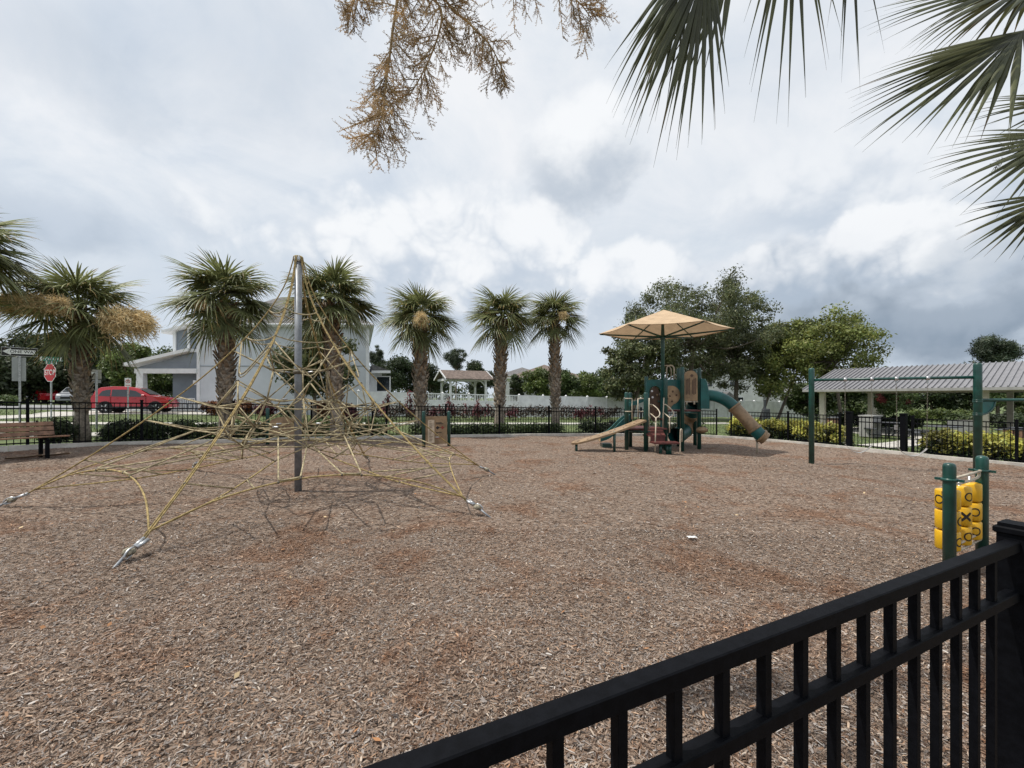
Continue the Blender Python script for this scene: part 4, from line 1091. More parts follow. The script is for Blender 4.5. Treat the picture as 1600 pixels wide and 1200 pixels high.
# palms over the camera: only their hanging fronds reach into the picture
def near_palm(label, base, H, fronds, seed, stalks=()):
    r = random.Random(seed); base = Vector(base); root = thing('overhanging_palm', label, 'palm', base, 'palms overhanging the camera')
    top = base+Vector((0, 0, H))
    MB().tube([base.lerp(top, i/8)-Vector((0, 0, .1 if i == 0 else 0)) for i in range(9)], [.19, .17, .165, .165, .17, .18, .2, .2, .15], 14).build('trunk', M_PALMB, root)
    for hub, t, n, L, fan, nl, dr, wm in fronds:
        V, F, Tn = frond_geom(top, Vector(hub), t, n, L, R(fan), nl, dr, r, pr=.02, wmax=wm, seg=12, bend=.25, tp=1.35)
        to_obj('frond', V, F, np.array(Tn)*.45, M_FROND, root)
    return root, top, r
def H_(px, py, Y): return at(px, py, Y)
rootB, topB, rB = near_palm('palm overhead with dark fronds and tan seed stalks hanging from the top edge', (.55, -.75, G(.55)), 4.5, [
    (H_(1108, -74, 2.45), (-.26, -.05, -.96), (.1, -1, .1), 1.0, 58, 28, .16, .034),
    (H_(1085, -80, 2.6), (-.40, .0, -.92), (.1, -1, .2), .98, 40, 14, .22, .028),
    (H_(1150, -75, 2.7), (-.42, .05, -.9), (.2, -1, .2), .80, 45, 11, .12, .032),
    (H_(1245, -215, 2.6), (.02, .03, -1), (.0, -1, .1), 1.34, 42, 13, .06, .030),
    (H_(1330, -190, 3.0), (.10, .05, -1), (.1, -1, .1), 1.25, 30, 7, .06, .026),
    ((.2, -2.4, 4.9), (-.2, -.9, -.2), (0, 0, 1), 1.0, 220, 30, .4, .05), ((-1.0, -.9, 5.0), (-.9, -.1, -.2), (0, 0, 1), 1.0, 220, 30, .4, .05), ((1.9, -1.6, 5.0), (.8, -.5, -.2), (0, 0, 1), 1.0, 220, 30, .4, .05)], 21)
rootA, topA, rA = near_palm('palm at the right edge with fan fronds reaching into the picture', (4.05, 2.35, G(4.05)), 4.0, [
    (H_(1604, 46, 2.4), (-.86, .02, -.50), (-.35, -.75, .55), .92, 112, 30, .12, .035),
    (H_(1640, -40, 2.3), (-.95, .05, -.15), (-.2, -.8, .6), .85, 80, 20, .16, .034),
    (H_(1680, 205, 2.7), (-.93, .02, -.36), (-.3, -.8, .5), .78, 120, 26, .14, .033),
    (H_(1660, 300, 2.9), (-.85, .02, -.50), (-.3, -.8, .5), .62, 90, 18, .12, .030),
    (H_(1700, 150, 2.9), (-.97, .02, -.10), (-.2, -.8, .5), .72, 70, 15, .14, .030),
    ((4.9, 3.2, 4.6), (.6, .7, .2), (0, 0, 1), 1.0, 220, 30, .4, .05), ((5.1, 1.7, 4.5), (.9, -.4, .1), (0, 0, 1), 1.0, 220, 30, .4, .05), ((4.2, 3.4, 4.9), (.1, .9, .3), (0, 0, 1), 1.0, 220, 30, .4, .05), ((3.9, 1.5, 4.9), (-.2, -.9, .3), (0, 0, 1), 1.0, 220, 30, .4, .05)], 22)

# hanging seed stalks: stems, side branches and beaded twigs
def seed_stalk(root, main, n1, L1, seed, L2=.075, m=M_SEEDN, nb=9):
    r = random.Random(seed); P = curve_pts(main, 10); stem = MB(); stem.tube(P, [.010*(1-.75*i/(len(P)-1)) for i in range(len(P))], 6); V, F = [], []
    def bead(c, s):
        o = len(V); V.extend([c+Vector((s, 0, 0)), c+Vector((0, s, 0)), c+Vector((-s, 0, 0)), c+Vector((0, -s, 0)), c+Vector((0, 0, s)), c+Vector((0, 0, -s))])
        for i in range(4): F.append((o+i, o+(i+1) % 4, o+4)); F.append((o+(i+1) % 4, o+i, o+5))
    for k in range(n1):
        t = (k+r.random())/n1; i = min(int(t*(len(P)-1)), len(P)-2); p = P[i]; d0 = (P[i+1]-P[i]).normalized()
        a = r.random()*6.283; _, u, v = frame(d0); o = (u*math.cos(a)+v*math.sin(a))
        ln = L1*r.uniform(.5, 1.1)*(1-.5*t); d = (d0*.55+o*.9+Vector((0, 0, -.15))).normalized()
        Q = [p+d*ln*s+Vector((0, 0, -.12*ln*s*s)) for s in (0, .25, .5, .75, 1)]; stem.tube(Q, [.003, .0026, .0022, .0018, .0012], 4, cap=False)
        for j in range(14):
            s = .12+.88*(j+r.random())/14; q = Q[0].lerp(Q[-1], s)+Vector((0, 0, .03*ln*s*(1-s))); a = r.random()*6.283; _, u2, v2 = frame(d)
            e = (d*.7+(u2*math.cos(a)+v2*math.sin(a))*.8).normalized(); l2 = L2*r.uniform(.6, 1.3)*(1-.35*s)
            stem.tube([q, q+e*l2*.5, q+e*l2+Vector((0, 0, -.004))], [.0016, .0013, .0009], 3, cap=False)
            for b_ in range(nb):
                f = (b_+.7)/nb; a = r.random()*6.283; bead(q+e*l2*f+Vector((math.cos(a), math.sin(a), r.random()-.5))*.0055, .0027*r.uniform(.7, 1.15))
    st_ = stem.build('seed_stalk', m, root)
    npmesh('seeds', np.array([tuple(v) for v in V]), np.array(F), m, st_, nper=3)
    st_.children[0]['kind'] = 'stuff'
Ys = 2.15
seed_stalk(rootB, [topB+Vector((-.2, .4, .1)), at(590, -330, 1.9), at(622, -60, Ys), at(612, 60, Ys), at(603, 130, Ys), at(597, 180, Ys+.02), at(583, 216, Ys+.04)], 90, .34, 1)
seed_stalk(rootB, [topB+Vector((-.1, .4, .1)), at(640, -280, 2.0), at(660, -40, 2.25), at(690, 20, 2.25), at(672, 90, 2.28), at(640, 150, 2.3)], 70, .33, 2)
seed_stalk(rootB, [topB+Vector((0, .4, .1)), at(680, -240, 2.05), at(690, -20, 2.3), at(735, 38, 2.3), at(765, 70, 2.32), at(790, 118, 2.34)], 48, .26, 3)
seed_stalk(rootB, [topB+Vector((.1, .4, .1)), at(760, -260, 2.05), at(790, -60, 2.3), at(850, -25, 2.35), at(900, 0, 2.4), at(925, 30, 2.42)], 60, .30, 4)
seed_stalk(rootB, [topB+Vector((-.1, .4, .1)), at(600, -280, 1.9), at(585, -70, 2.2), at(560, -20, 2.2), at(545, 30, 2.2)], 40, .26, 5)
seed_stalk(rootA, [topA+Vector((-.3, .1, -.2)), at(1720, 180, 2.8), at(1640, 215, 2.8), at(1585, 240, 2.8)], 30, .20, 6, m=mat('green_seed_stalks', (.22, .24, .06), .8, .2, 9, transl=.1), nb=5)
# ------------------------------------------------------------------ leafy things
def leaves(centres, radii, n, size, r, flat=.75, shell=.55, aspect=.55, up=.35, shade=(.7, 1.3), hang=0.0):
    """leaf quads spread through clumps; each clump has its own tint"""
    C = np.array(centres, float); Rd = np.array(radii, float); K = len(C)
    wt = Rd**2; k = r.choice(K, n, p=wt/wt.sum())
    d = r.normal(size=(n, 3)); d /= np.linalg.norm(d, axis=1)[:, None]
    rad = Rd[k]*(shell+(1.08-shell)*r.random(n)**.7)*(1+.22*r.normal(size=n)*.6)
    p = C[k]+d*rad[:, None]*np.array([1, 1, flat])
    nrm = d*.6+r.normal(size=(n, 3))*.7+np.array([0, 0, up]); nrm /= np.linalg.norm(nrm, axis=1)[:, None]
    a = np.cross(nrm, r.normal(size=(n, 3))); a[:, 2] -= hang; a /= np.linalg.norm(a, axis=1)[:, None]; b = np.cross(nrm, a)
    s = size*(.6+.8*r.random(n))[:, None]
    V = np.stack([p-a*s, p-b*s*aspect+a*s*.1, p+a*s, p+b*s*aspect+a*s*.1], 1).reshape(-1, 3)
    F = np.arange(n*4).reshape(-1, 4)
    ct = r.uniform(shade[0], shade[1], K)[k]*(.75+.5*r.random(n))
    hue = r.normal(0, .07, n)
    T = np.c_[ct*(1+hue), ct, ct*(1-hue)]
    return V, F, np.repeat(T, 4, 0)
def tree(name, label, cat, base, crown, n, size, m, seed, nclump=40, cr=.26, trunk=.16, group=None, fork=.45, bark=None, trunks=None, flat=.75, sp=.95, shell=.35, hang=0.0, aspect=.55, shade=(.7, 1.3)):
    """crown = (cx,cy,cz,rx,ry,rz) in world space"""
    r = np.random.default_rng(seed); cx, cy, cz, rx, ry, rz = crown; base = Vector(base)
    root = thing(name, label, cat, base, group)
    d = r.normal(size=(nclump, 3)); d /= np.linalg.norm(d, axis=1)[:, None]
    q = (r.random(nclump)**.45)*sp; C = np.array([cx, cy, cz])+d*q[:, None]*np.array([rx, ry, rz])
    rm = min(rx, rz*1.3); Rd = rm*cr*(.6+.8*r.random(nclump))
    V, F, T = leaves(C, Rd, n, size, r, flat, shell, shade=shade, hang=hang, aspect=aspect)
    o = npmesh('crown', V, F, m, root, T)
    mb = MB(); top = Vector((cx, cy, cz-rz*fork)); rr_ = random.Random(seed)
    for t0 in (trunks or [base]):
        t0 = Vector(t0); j = t0.lerp(top, .5)+Vector((rr_.uniform(-.1, .1)*trunk*4, rr_.uniform(-.1, .1)*trunk*4, 0)); e = top if not trunks else Vector((t0.x*.6+cx*.4, cy, top.z))
        mb.tube(curve_pts([t0-Vector((0, 0, .1)), j, e, Vector((cx, cy, cz+rz*.3))], 5), [trunk*(1.25-.07*i) if i < 12 else trunk*.35 for i in range(16)], 8)
    for k in range(0, nclump, max(1, nclump//26)):
        c = Vector(C[k]); mid = top.lerp(c, .5)+Vector((0, 0, -.08*rz)); s_ = top.lerp(Vector((cx, cy, cz)), rr_.random()*.6)
        mb.tube(curve_pts([s_, mid, c], 4), [trunk*(.42-.045*i) for i in range(9)], 5)
    mb.build('trunk', bark or M_BARK, root)
    return root
def bush(name, label, cat, base, r3, n, size, m, seed, group=None, nclump=14, shade=(.75, 1.25), aspect=.55, stem=True):
    base = Vector(base); r = np.random.default_rng(seed); rx, ry, rz = r3
    d = r.normal(size=(nclump, 3)); d /= np.linalg.norm(d, axis=1)[:, None]; d[:, 2] = np.abs(d[:, 2])
    C = np.array([base.x, base.y, base.z+rz*.35])+d*np.array([rx, ry, rz*1.2])*.52*(.5+.5*r.random(nclump))[:, None]
    V, F, T = leaves(C, np.full(nclump, min(rx, rz)*.52), n, size, r, .9, .45, aspect, shade=shade)
    V[:, 2] = np.maximum(V[:, 2], base.z-.03)
    root = thing(name, label, cat, base, group); npmesh('foliage', V, F, m, root, T)
    if stem:
        mb = MB()
        for k in range(5): mb.tube([base-Vector((0, 0, .05)), Vector(C[k % nclump])], [.035, .012], 5)
        mb.build('stem', M_BARK, root)
    return root
# big live oak behind the umbrella
b = gp(1075, 39); tree('live_oak', 'large dark live oak rising behind the shade umbrella', 'tree', b, (*at(1083, 512, 39), 6.6, 5.0, 4.7), 52000, .095, M_OAK, 1, 190, .15, .30, sp=1.06, shell=.05)
b = gp(985, 37); tree('live_oak', 'smaller oak with low foliage just left of the umbrella pole', 'tree', b, (*at(1000, 570, 37), 3.1, 2.6, 3.2), 22000, .12, mat('oak_leaves_b', (.118, .136, .054), .55, .2, .9, transl=.25, attr=True), 2, 90, .19, .16, sp=1.05, shell=.05)
b = gp(1150, 41); tree('live_oak', 'dark oak right of the umbrella, over the tube slide', 'tree', b, (*at(1152, 537, 41), 4.1, 3.6, 4.6), 29000, .095, M_OAK, 3, 120, .17, .22, sp=1.05, shell=.05)
b1, b2 = gp(1187, 40), gp(1214, 41)
tree('elm_tree', 'light green spreading tree with slim trunk left of the swing post', 'tree', b1, (*at(1213, 565, 40), 3.2, 3.0, 2.9), 18000, .11, M_ELM, 4, 90, .24, .12, sp=1.1, flat=.75, shell=.0)
tree('elm_tree', 'slim light green tree close behind, second trunk from the swing post', 'tree', b2, (*at(1250, 545, 41), 3.0, 2.6, 3.0), 15000, .11, M_ELM, 5, 80, .24, .12, sp=1.12, flat=.75, shell=.0)
tree('elm_tree', 'light green feathery tree above the left end of the pavilion', 'tree', gp(1316, 38), (*at(1302, 545, 38), 3.6, 2.6, 2.9), 20000, .11, M_ELM, 6, 110, .22, .13, sp=1.12, flat=.75, shell=.0)
# clipped yellow hedges outside the right hand fence
def hedge(name, label, pts, off, w, h, n, size, m, seed, group=None, shade=(.55, 1.35), dens=.20, m2=None, n2=0):
    r = np.random.default_rng(seed); line = offs(pts, off); S_ = arc_sample(line, dens); C, Rd = [], []
    for p, d in S_:
        for _ in range(3):
            o = r.uniform(-.5, .5)*w; C.append((p.x-d.y*o, p.y+d.x*o, G(p.x)+h*r.uniform(.25, .78))); Rd.append(w*.34)
    V, F, T = leaves(C, Rd, n, size, r, .8, .5, .6, .5, shade)
    V[:, 2] = np.maximum(V[:, 2], -SL*V[:, 0]-.03)
    p = line[0]; root = thing(name, label, 'hedge', (p.x, p.y, G(p.x)), group); npmesh('foliage', V, F, m, root, T)
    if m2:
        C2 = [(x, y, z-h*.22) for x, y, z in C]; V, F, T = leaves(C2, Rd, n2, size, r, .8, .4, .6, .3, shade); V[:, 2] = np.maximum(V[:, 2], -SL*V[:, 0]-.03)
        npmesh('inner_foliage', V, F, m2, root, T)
    return root
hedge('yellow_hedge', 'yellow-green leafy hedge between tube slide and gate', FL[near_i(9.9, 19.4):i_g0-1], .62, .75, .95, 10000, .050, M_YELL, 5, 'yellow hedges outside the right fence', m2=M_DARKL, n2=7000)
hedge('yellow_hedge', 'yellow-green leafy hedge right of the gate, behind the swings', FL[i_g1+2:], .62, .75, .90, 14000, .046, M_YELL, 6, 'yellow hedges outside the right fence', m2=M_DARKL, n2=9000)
hedge('green_hedge', 'low dark green planting outside the fence behind the play structure', FL[near_i(3.4, 19.2):near_i(9.0, 19.9)], .7, .8, .55, 7000, .055, M_DARKL, 7)
hedge('green_hedge', 'low dark green grassy planting outside the fence behind the rope climber', FL[near_i(-9.6, 13.2):near_i(-4.2, 16.2)], .75, .8, .62, 8000, .05, M_MIDL, 8)
hedge('green_hedge', 'low green planting outside the fence below the back row of palms', FL[near_i(-3.6, 16.6):near_i(2.6, 19.0)], .7, .7, .42, 6000, .05, M_MIDL, 9)
for k, (px, Y, rx, lab) in enumerate(((92, 12.45, .50, 'dark clipped ball shrub left of the leftmost palm trunk'), (186, 13.2, .72, 'dark clipped ball shrub right of the leftmost palm trunk'), (232, 13.6, .70, 'dark clipped ball shrub in the middle of three below the red SUV'), (283, 14.2, .66, 'dark clipped ball shrub nearest the rope climber'))):
    bush('ball_shrub', lab, 'shrub', gp(px, Y), (rx, rx*.8, .50), 4500, .035, M_DARKL, 30+k, 'clipped ball shrubs outside the left fence')
# street side trees at far left
M_BK = leafmat('street_tree_leaves', (.052, .070, .028))
for k, (px, py, Y, rx, rz, tr, m, lab) in enumerate(((15, 575, 44, 4.5, 3.6, .22, M_BK, 'dark street tree behind the one way sign'), (95, 565, 47, 4.6, 4.2, .22, M_BK, 'dark street tree behind the stop sign'), (165, 580, 52, 5.0, 3.6, .2, M_MIDL, 'green street tree between the leftmost palm and the house'),
        (205, 580, 46, 2.6, 2.6, .15, M_BUSHL, 'bright yellow-green tree left of the house porch'), (250, 590, 60, 4.5, 3.6, .2, M_MIDL, 'far green tree above the house porch roof'))):
    tree('street_tree', lab, 'tree', gp(px, Y), (*at(px, py, Y), rx, rx*.8, rz), 15000, .17, m, 40+k, 34, .30, tr, 'trees along the street at left')
# tree in front of the house and planting along it
b = gp(492, 27.5); tree('garden_tree', 'round leafy tree in front of the pale house behind the mast', 'tree', b, (*at(492, 563, 27.5), 2.7, 2.2, 2.15), 17000, .10, leafmat('garden_tree_leaves', (.085, .10, .036)), 50, 42, .27, .12)
for k, (px, Y, rx, rz, m, lab) in enumerate(((333, 29.5, 1.0, .75, M_CROTL, 'orange-red croton bush against the house, left of the palm trunk'), (378, 30, .9, .8, M_CROTL, 'dark red croton bush against the house, right of the palm trunk'), (415, 30, .9, .75, M_REDL, 'dark red bush against the house, left of the mast'), (455, 29.5, .9, .7, M_DARKL, 'dark bush against the house, just left of the mast'),
        (505, 29, .8, .85, M_CROTL, 'orange croton bush right of the mast against the house'), (545, 29, .9, .7, M_REDL, 'dark red bush by the right corner of the house'))):
    bush('house_bush', lab, 'bush', gp(px, Y), (rx, rx, rz), 2600, .07, m, 60+k, 'bushes planted along the pale house')
# red cordylines in front of the white fence
def cordyline(px, Y, h, seed, lab):
    r = random.Random(seed); b = gp(px, Y); root = thing('red_cordyline', lab, 'shrub', b, 'red leaved shrubs along the white fence'); V, F, Tn = [], [], []
    st_ = MB()
    for s in range(5):
        o = b+Vector((r.uniform(-.45, .45), r.uniform(-.3, .3), 0)); hh = h*r.uniform(.45, 1); tp_ = o+Vector((r.uniform(-.15, .15), 0, hh)); st_.tube([o-Vector((0, 0, .05)), tp_], [.025, .015], 5)
        for k in range(30):
            a = k*2.4; el_ = R(r.uniform(-20, 75)); d = Vector((math.cos(a)*math.cos(el_), math.sin(a)*math.cos(el_), math.sin(el_))); p = tp_-Vector((0, 0, r.random()*hh*.6)); sd = d.cross(UPV).normalized(); L = .38*r.uniform(.7, 1.1); q = len(V); c = r.uniform(.5, 1.5)
            V += [p-sd*.012, p+sd*.012, p+d*L*.5+sd*.05, p+d*L*.5-sd*.05, p+d*L-Vector((0, 0, .12)), p+d*L-Vector((0, 0, .12))+sd*.008]
            F += [(q, q+1, q+2, q+3), (q+3, q+2, q+5, q+4)]; Tn += [(c, c*r.uniform(.7, 1.3), c)]*6
    to_obj('leaves', V, F, Tn, M_REDL, root); st_.build('stem', M_BARK, root)
for k, (px, Y, h, lab) in enumerate(((607, 26.5, 1.75, 'tall red shrub left of the palm by the information panel'), (643, 27.5, 1.9, 'tall red shrub close behind the palm by the information panel'), (681, 28.5, 1.0, 'low red shrub below the left gazebo post'), (706, 29, 1.7, 'tall red shrub below the middle of the gazebo'), (738, 29.5, 1.3, 'red shrub under the gazebo roof'),
        (757, 30, 1.5, 'red shrub below the right gazebo post'), (797, 31, .9, 'low red shrub right of the middle palm'), (905, 33, .8, 'small red shrub right of the last palm'), (917, 33.5, .95, 'pair of small red shrubs left of the umbrella'), (933, 34, 1.0, 'red shrub nearest the umbrella by the white fence'))):
    cordyline(px, Y, h, 80+k, lab)
r_ = np.random.default_rng(15); C = [(*gp(px, Yy)[:2], G(gp(px, Yy).x)+r_.uniform(.2, .75)) for px, Yy in zip(np.linspace(588, 965, 120), np.linspace(27.5, 37.0, 120)+r_.normal(size=120)*.25)]
V, F, Tn = leaves(C, np.full(120, .42), 9000, .09, r_, .9, .3, .35); o = npmesh('shrub_border', V, F, leafmat('border_leaves', (.085, .058, .040)), None, Tn)
tag(o, 'continuous low border of dark red and green foliage along the white fence', 'planting', kind='stuff')
bush('flower_patch', 'small orange flowers behind the information panel', 'flowers', gp(686, 18.6), (.22, .2, .32), 260, .03, mat('orange_petals', (.55, .17, .03), .7, attr=True), 71, stem=False)
# background bushes, palms and pines beyond the white fence
for k, (px, py, Y, rx, rz, m, lab) in enumerate(((606, 588, 50, 2.6, 2.4, M_DARKL, 'dark feathery tree behind the sunroom'), (636, 590, 52, 2.8, 2.2, M_DARKL, 'dark tree left of the gazebo'), (672, 592, 53, 2.6, 2.0, M_DARKL, 'dark tree close behind the left gazebo post'), (745, 594, 52, 1.9, 2.2, M_DARKL, 'dark tree right behind the gazebo'), (806, 606, 47, 1.0, 1.5, M_DARKL, 'small dark conical tree beside the brown roofed house'),
        (846, 601, 46, 1.9, 1.6, M_BUSHL, 'round light green bush left of the last palm trunk'), (884, 603, 47, 1.8, 1.5, M_MIDL, 'round green bush just right of the last palm trunk'), (914, 604, 48, 1.9, 1.5, M_BUSHL, 'light green bush left of the oaks'), (945, 600, 55, 2.2, 2.0, M_MIDL, 'green tree edge between bushes and oaks'))):
    tree('garden_shrub_tree', lab, 'tree', gp(px, Y), (*at(px, py, Y), rx, rx*.8, rz), 8000, .12, m, 100+k, 26, .32, .10, 'trees beyond the white fence')
def pine(px, py, Y, rx, rz, lab, seed, n=9000):
    tree('pine_tree', lab, 'tree', gp(px, Y), (*at(px, py, Y), rx, rx*.8, rz), n, .24, M_PINE, seed, 30, .34, .16, 'pine trees on the skyline', fork=.9, aspect=.16, sp=.95, shell=.0)
pine(590, 556, 95, 2.0, 2.6, 'far pine beside the right end of the house', 120)
pine(713, 562, 88, 2.2, 2.5, 'far pine above the gazebo', 121)
pine(1559, 549, 52, 2.9, 1.9, 'pine crown above the pavilion roof at right', 122, 14000)
pine(984, 498, 160, 2.0, 3.0, 'distant pine at the left edge of the oaks', 123)
# right hand park background
for k, (px, py, Y, rx, rz, m, lab) in enumerate(((1322, 617, 50, 3.0, 2.2, M_MIDL, 'green tree seen under the left end of the pavilion'), (1268, 622, 47, 2.2, 1.7, M_MIDL, 'small green tree left of the swing post, in front of the white wall'), (1455, 612, 56, 4.2, 3.0, M_DARKL, 'dark tree mass seen under the middle of the pavilion'), (1520, 610, 55, 4.6, 3.4, M_DARKL, 'dark tree mass behind the right swing post'), (1585, 612, 52, 4.6, 3.2, M_MIDL, 'green tree at the right edge under the pavilion'))):
    tree('park_tree', lab, 'tree', gp(px, Y), (*at(px, py, Y), rx, rx*.8, rz), 13000, .17, m, 130+k, 30, .30, .18, 'trees seen under the pavilion')
cm = tree('crape_myrtle', 'crape myrtle with pink-red flowers seen under the pavilion', 'tree', gp(1396, 37), (*at(1396, 622, 37), 1.7, 1.3, 1.35), 8000, .08, M_MIDL, 140, 24, .30, .06)
r_ = np.random.default_rng(9); cc = at(1398, 614, 36.6); C = np.array(cc)+r_.normal(size=(16, 3))*np.array([1.0, .5, .42])
V, F, Tn = leaves(C, np.full(16, .30), 3600, .06, r_, .9, .3); npmesh('blossom', V, F, M_PINK, cm, Tn)
def line_pts(l): return curve_pts([Vector((*gp(px, Y).to_tuple()[:2], 0)) for px, Y in l], 6)
hedge('clipped_hedge', 'bright green clipped hedge far behind the swings', line_pts([(1428, 42), (1480, 40), (1530, 38)]), 0, 1.3, 1.5, 8000, .08, M_BUSHL, 150, 'clipped park hedges', dens=.4)
hedge('clipped_hedge', 'dark clipped hedge row behind the gate', line_pts([(1283, 30), (1345, 29.5), (1430, 28.5)]), 0, 1.0, 1.05, 8000, .07, M_DARKL, 151, 'clipped park hedges', dens=.35)
hedge('clipped_hedge', 'dark hedge at the right edge behind the swings', line_pts([(1545, 34), (1600, 32), (1680, 30)]), 0, 1.3, 1.35, 8000, .08, M_DARKL, 152, 'clipped park hedges', dens=.4)
bush('park_bush', 'loose green bush between the clipped hedges behind the swings', 'bush', gp(1500, 31), (1.5, 1.2, 1.0), 5000, .07, M_MIDL, 153)
for k, (px, Y, rx, rz, lab) in enumerate(((8, 36, 1.3, .7, 'low garden bushes across the street behind the one way sign'), (130, 50, 3, .9, 'low hedge across the street behind the grey car'), (60, 54, 3, .9, 'low hedge across the street above the red sedan'))):
    bush('street_bush', lab, 'bush', gp(px, Y), (rx, 1, rz), 4000, .09, M_MIDL, 160+k)
# a far wood closing the horizon
V_, F_, T_ = [], [], []; r_ = np.random.default_rng(77); C = []; Rd = []
for x in np.arange(-330, 360, 5.0):
    C.append((x+r_.normal()*2, 200+r_.normal()*14, G(x)+2.0+r_.random()*3.2)); Rd.append(4+r_.random()*2.2)
V, F, Tn = leaves(C, Rd, 30000, .75, r_, .9, .3); o = npmesh('distant_wood', V, F, M_BK, None, Tn)
tag(o, 'far off line of trees along the horizon', 'wood', kind='stuff')
# lawn blades beyond the fence, too many to count
r_ = np.random.default_rng(5); n = 60000
Y = 13.5+r_.random(n)**1.4*26; X = (r_.random(n)*2-1)*1.25*Y
k = ~inside(X, Y, [(p.x, p.y) for p in FL]+[(16, 6), (-16, 3)]); X, Y = X[k], Y[k]; n = len(X)
z = -SL*X-.066; a = r_.random(n)*6.28; h = .035+.05*r_.random(n); w = .012
D = np.c_[np.cos(a)*w, np.sin(a)*w, np.zeros(n)]; T0 = np.c_[r_.normal(size=(n, 2))*.02, h]; B0 = np.c_[X, Y, z]
V = np.stack([B0-D, B0+D, B0+D*.3+T0, B0-D*.3+T0], 1).reshape(-1, 3); c = .7+.6*r_.random(n)
o = npmesh('lawn_grass', V, np.arange(n*4).reshape(-1, 4), M_BLADE, None, np.repeat(np.c_[c, c, c], 4, 0)); tag(o, 'short green lawn grass outside the fence', 'grass', kind='stuff')
# ------------------------------------------------------------------ houses
def wallbox(root, x0, x1, y0, y1, z0, z1, m, name='wall'): return MB().box(((x0+x1)/2, (y0+y1)/2, (z0+z1)/2), (x1-x0, y1-y0, z1-z0)).build(name, m, root)
def hip(root, x0, x1, y0, y1, z, rise, m, ov=.5, name='roof', gable=False):
    x0 -= ov; x1 += ov; y0 -= ov; y1 += ov; w, d = x1-x0, y1-y0; i = min(w, d)/2*(0.02 if gable else 1); cy = (y0+y1)/2; cx = (x0+x1)/2
    if w >= d: ra, rb = (x0+i, cy, z+rise), (x1-i, cy, z+rise)
    else: ra, rb = (cx, y0+i, z+rise), (cx, y1-i, z+rise)
    vs = [(x0, y0, z), (x1, y0, z), (x1, y1, z), (x0, y1, z), ra, rb, (x0, y0, z-.18), (x1, y0, z-.18), (x1, y1, z-.18), (x0, y1, z-.18)]
    fs = [(0, 1, 5, 4), (1, 2, 5), (2, 3, 4, 5), (3, 0, 4)] if w >= d else [(0, 1, 4), (1, 2, 5, 4), (2, 3, 5), (3, 0, 4, 5)]
    rf = MB().add(vs, fs).build(name, m, root)
    MB().add(vs, [(6, 7, 1, 0), (7, 8, 2, 1), (8, 9, 3, 2), (9, 6, 0, 3), (9, 8, 7, 6)]).build('fascia', M_TRIM, rf)
    return rf
def window(root, x0, x1, z0, z1, y, mull=1, axis='y', frame_m=M_TRIM):
    f = MB(); b = .07
    for a in ((x0-b, x1+b, z0-b, z0), (x0-b, x1+b, z1, z1+b), (x0-b, x0, z0, z1), (x1, x1+b, z0, z1)):
        f.box(((a[0]+a[1])/2, y-.03, (a[2]+a[3])/2), (a[1]-a[0], .08, a[3]-a[2]))
    for k in range(mull): f.box(((x0+x1)/2, y-.02, z0+(z1-z0)*(k+1)/(mull+1)), (x1-x0, .05, .05))
    w = f.build('window', frame_m, root)
    MB().box(((x0+x1)/2, y+.004, (z0+z1)/2), (x1-x0, .02, z1-z0)).build('pane', M_GLASS, w)
def planks(root, x0, x1, z0, z1, y, h, m, lap=.018, name='siding_board'):
    z = z0
    while z < z1-.02:
        t = min(h, z1-z)
        MB().add([(x0, y-lap, z), (x1, y-lap, z), (x1, y-.002, z+t), (x0, y-.002, z+t), (x0, y, z), (x1, y, z)], [(0, 1, 2, 3), (0, 4, 5, 1)]).build(name, m, root); z += h
HY = 33.0; pad = .55
def hx(px, Y=HY): return (px-800)/FPX*Y
def hz(py, Y=HY): return EYE+(HZ-py)/FPX*Y
X0, X1 = hx(308), hx(577)
hs = thing('pale_house', 'pale blue two-storey house with a covered porch behind the palms', 'house', ((X0+X1)/2, HY, pad-.6))
SKEW = .37           # the house stands at an angle: its far walls are set to the left
def skew(o):
    y0_ = HY-wloc(o.parent).y if o.parent is hs else HY-wloc(o).y
    for v in o.data.vertices: v.co.x -= SKEW*max(0, v.co.y-(HY-wloc(o).y))
skew(wallbox(hs, X0, X1, HY, HY+11, -.2, hz(508), M_SIDING))
rf_ = hip(hs, X0, X1, HY, HY+11, hz(508), 3.4, M_SHING2, .55); skew(rf_); skew(rf_.children[0])
MB().box(((X0+X1)/2, HY-.02, hz(572)), (X1-X0-.3, .04, .05)).build('trim_band', M_SIDE2, hs)
for x in (X0+.12, X1-.12): MB().box((x, HY-.03, (pad+hz(508))/2-.1), (.24, .07, hz(508)-pad+.2)).build('corner_board', M_TRIM, hs)
MB().box((hx(421), HY-.06, hz(537)), (.55, .10, 1.0), bev=.01).build('vent', M_SIDE2, hs)
MB().box(((X0+X1)/2, HY-.62, hz(509)), (X1-X0+1.1, .13, .14), bev=.02).build('gutter', M_TRIM, hs)
xw = X0-.02
wallbox(hs, hx(270, 34), xw, 34, 42, -.2, hz(516, 34), M_SIDE2)
planks(hs, hx(271, 34), xw-.05, hz(565, 34), hz(517, 34), 34, .22, M_SIDE2)
w0, w1 = hx(275, 34), hx(295, 34)
MB().box((w0-.05, 33.93, hz(535, 34)), (.22, .1, 2.6)).build('trim_board', M_TRIM, hs); MB().box((w1+.05, 33.93, hz(533, 34)), (.18, .1, 2.4)).build('trim_board', M_TRIM, hs)
p0, p1 = Vector((hx(260, 34), 33.5, hz(522, 34))), Vector((xw+.35, 33.5, hz(504, 34)))
MB().prism([p0, p1, p1+Vector((0, 0, .22)), p0+Vector((0, 0, .22))], (0, 9, 0)).build('wing_roof', M_TRIM, hs)
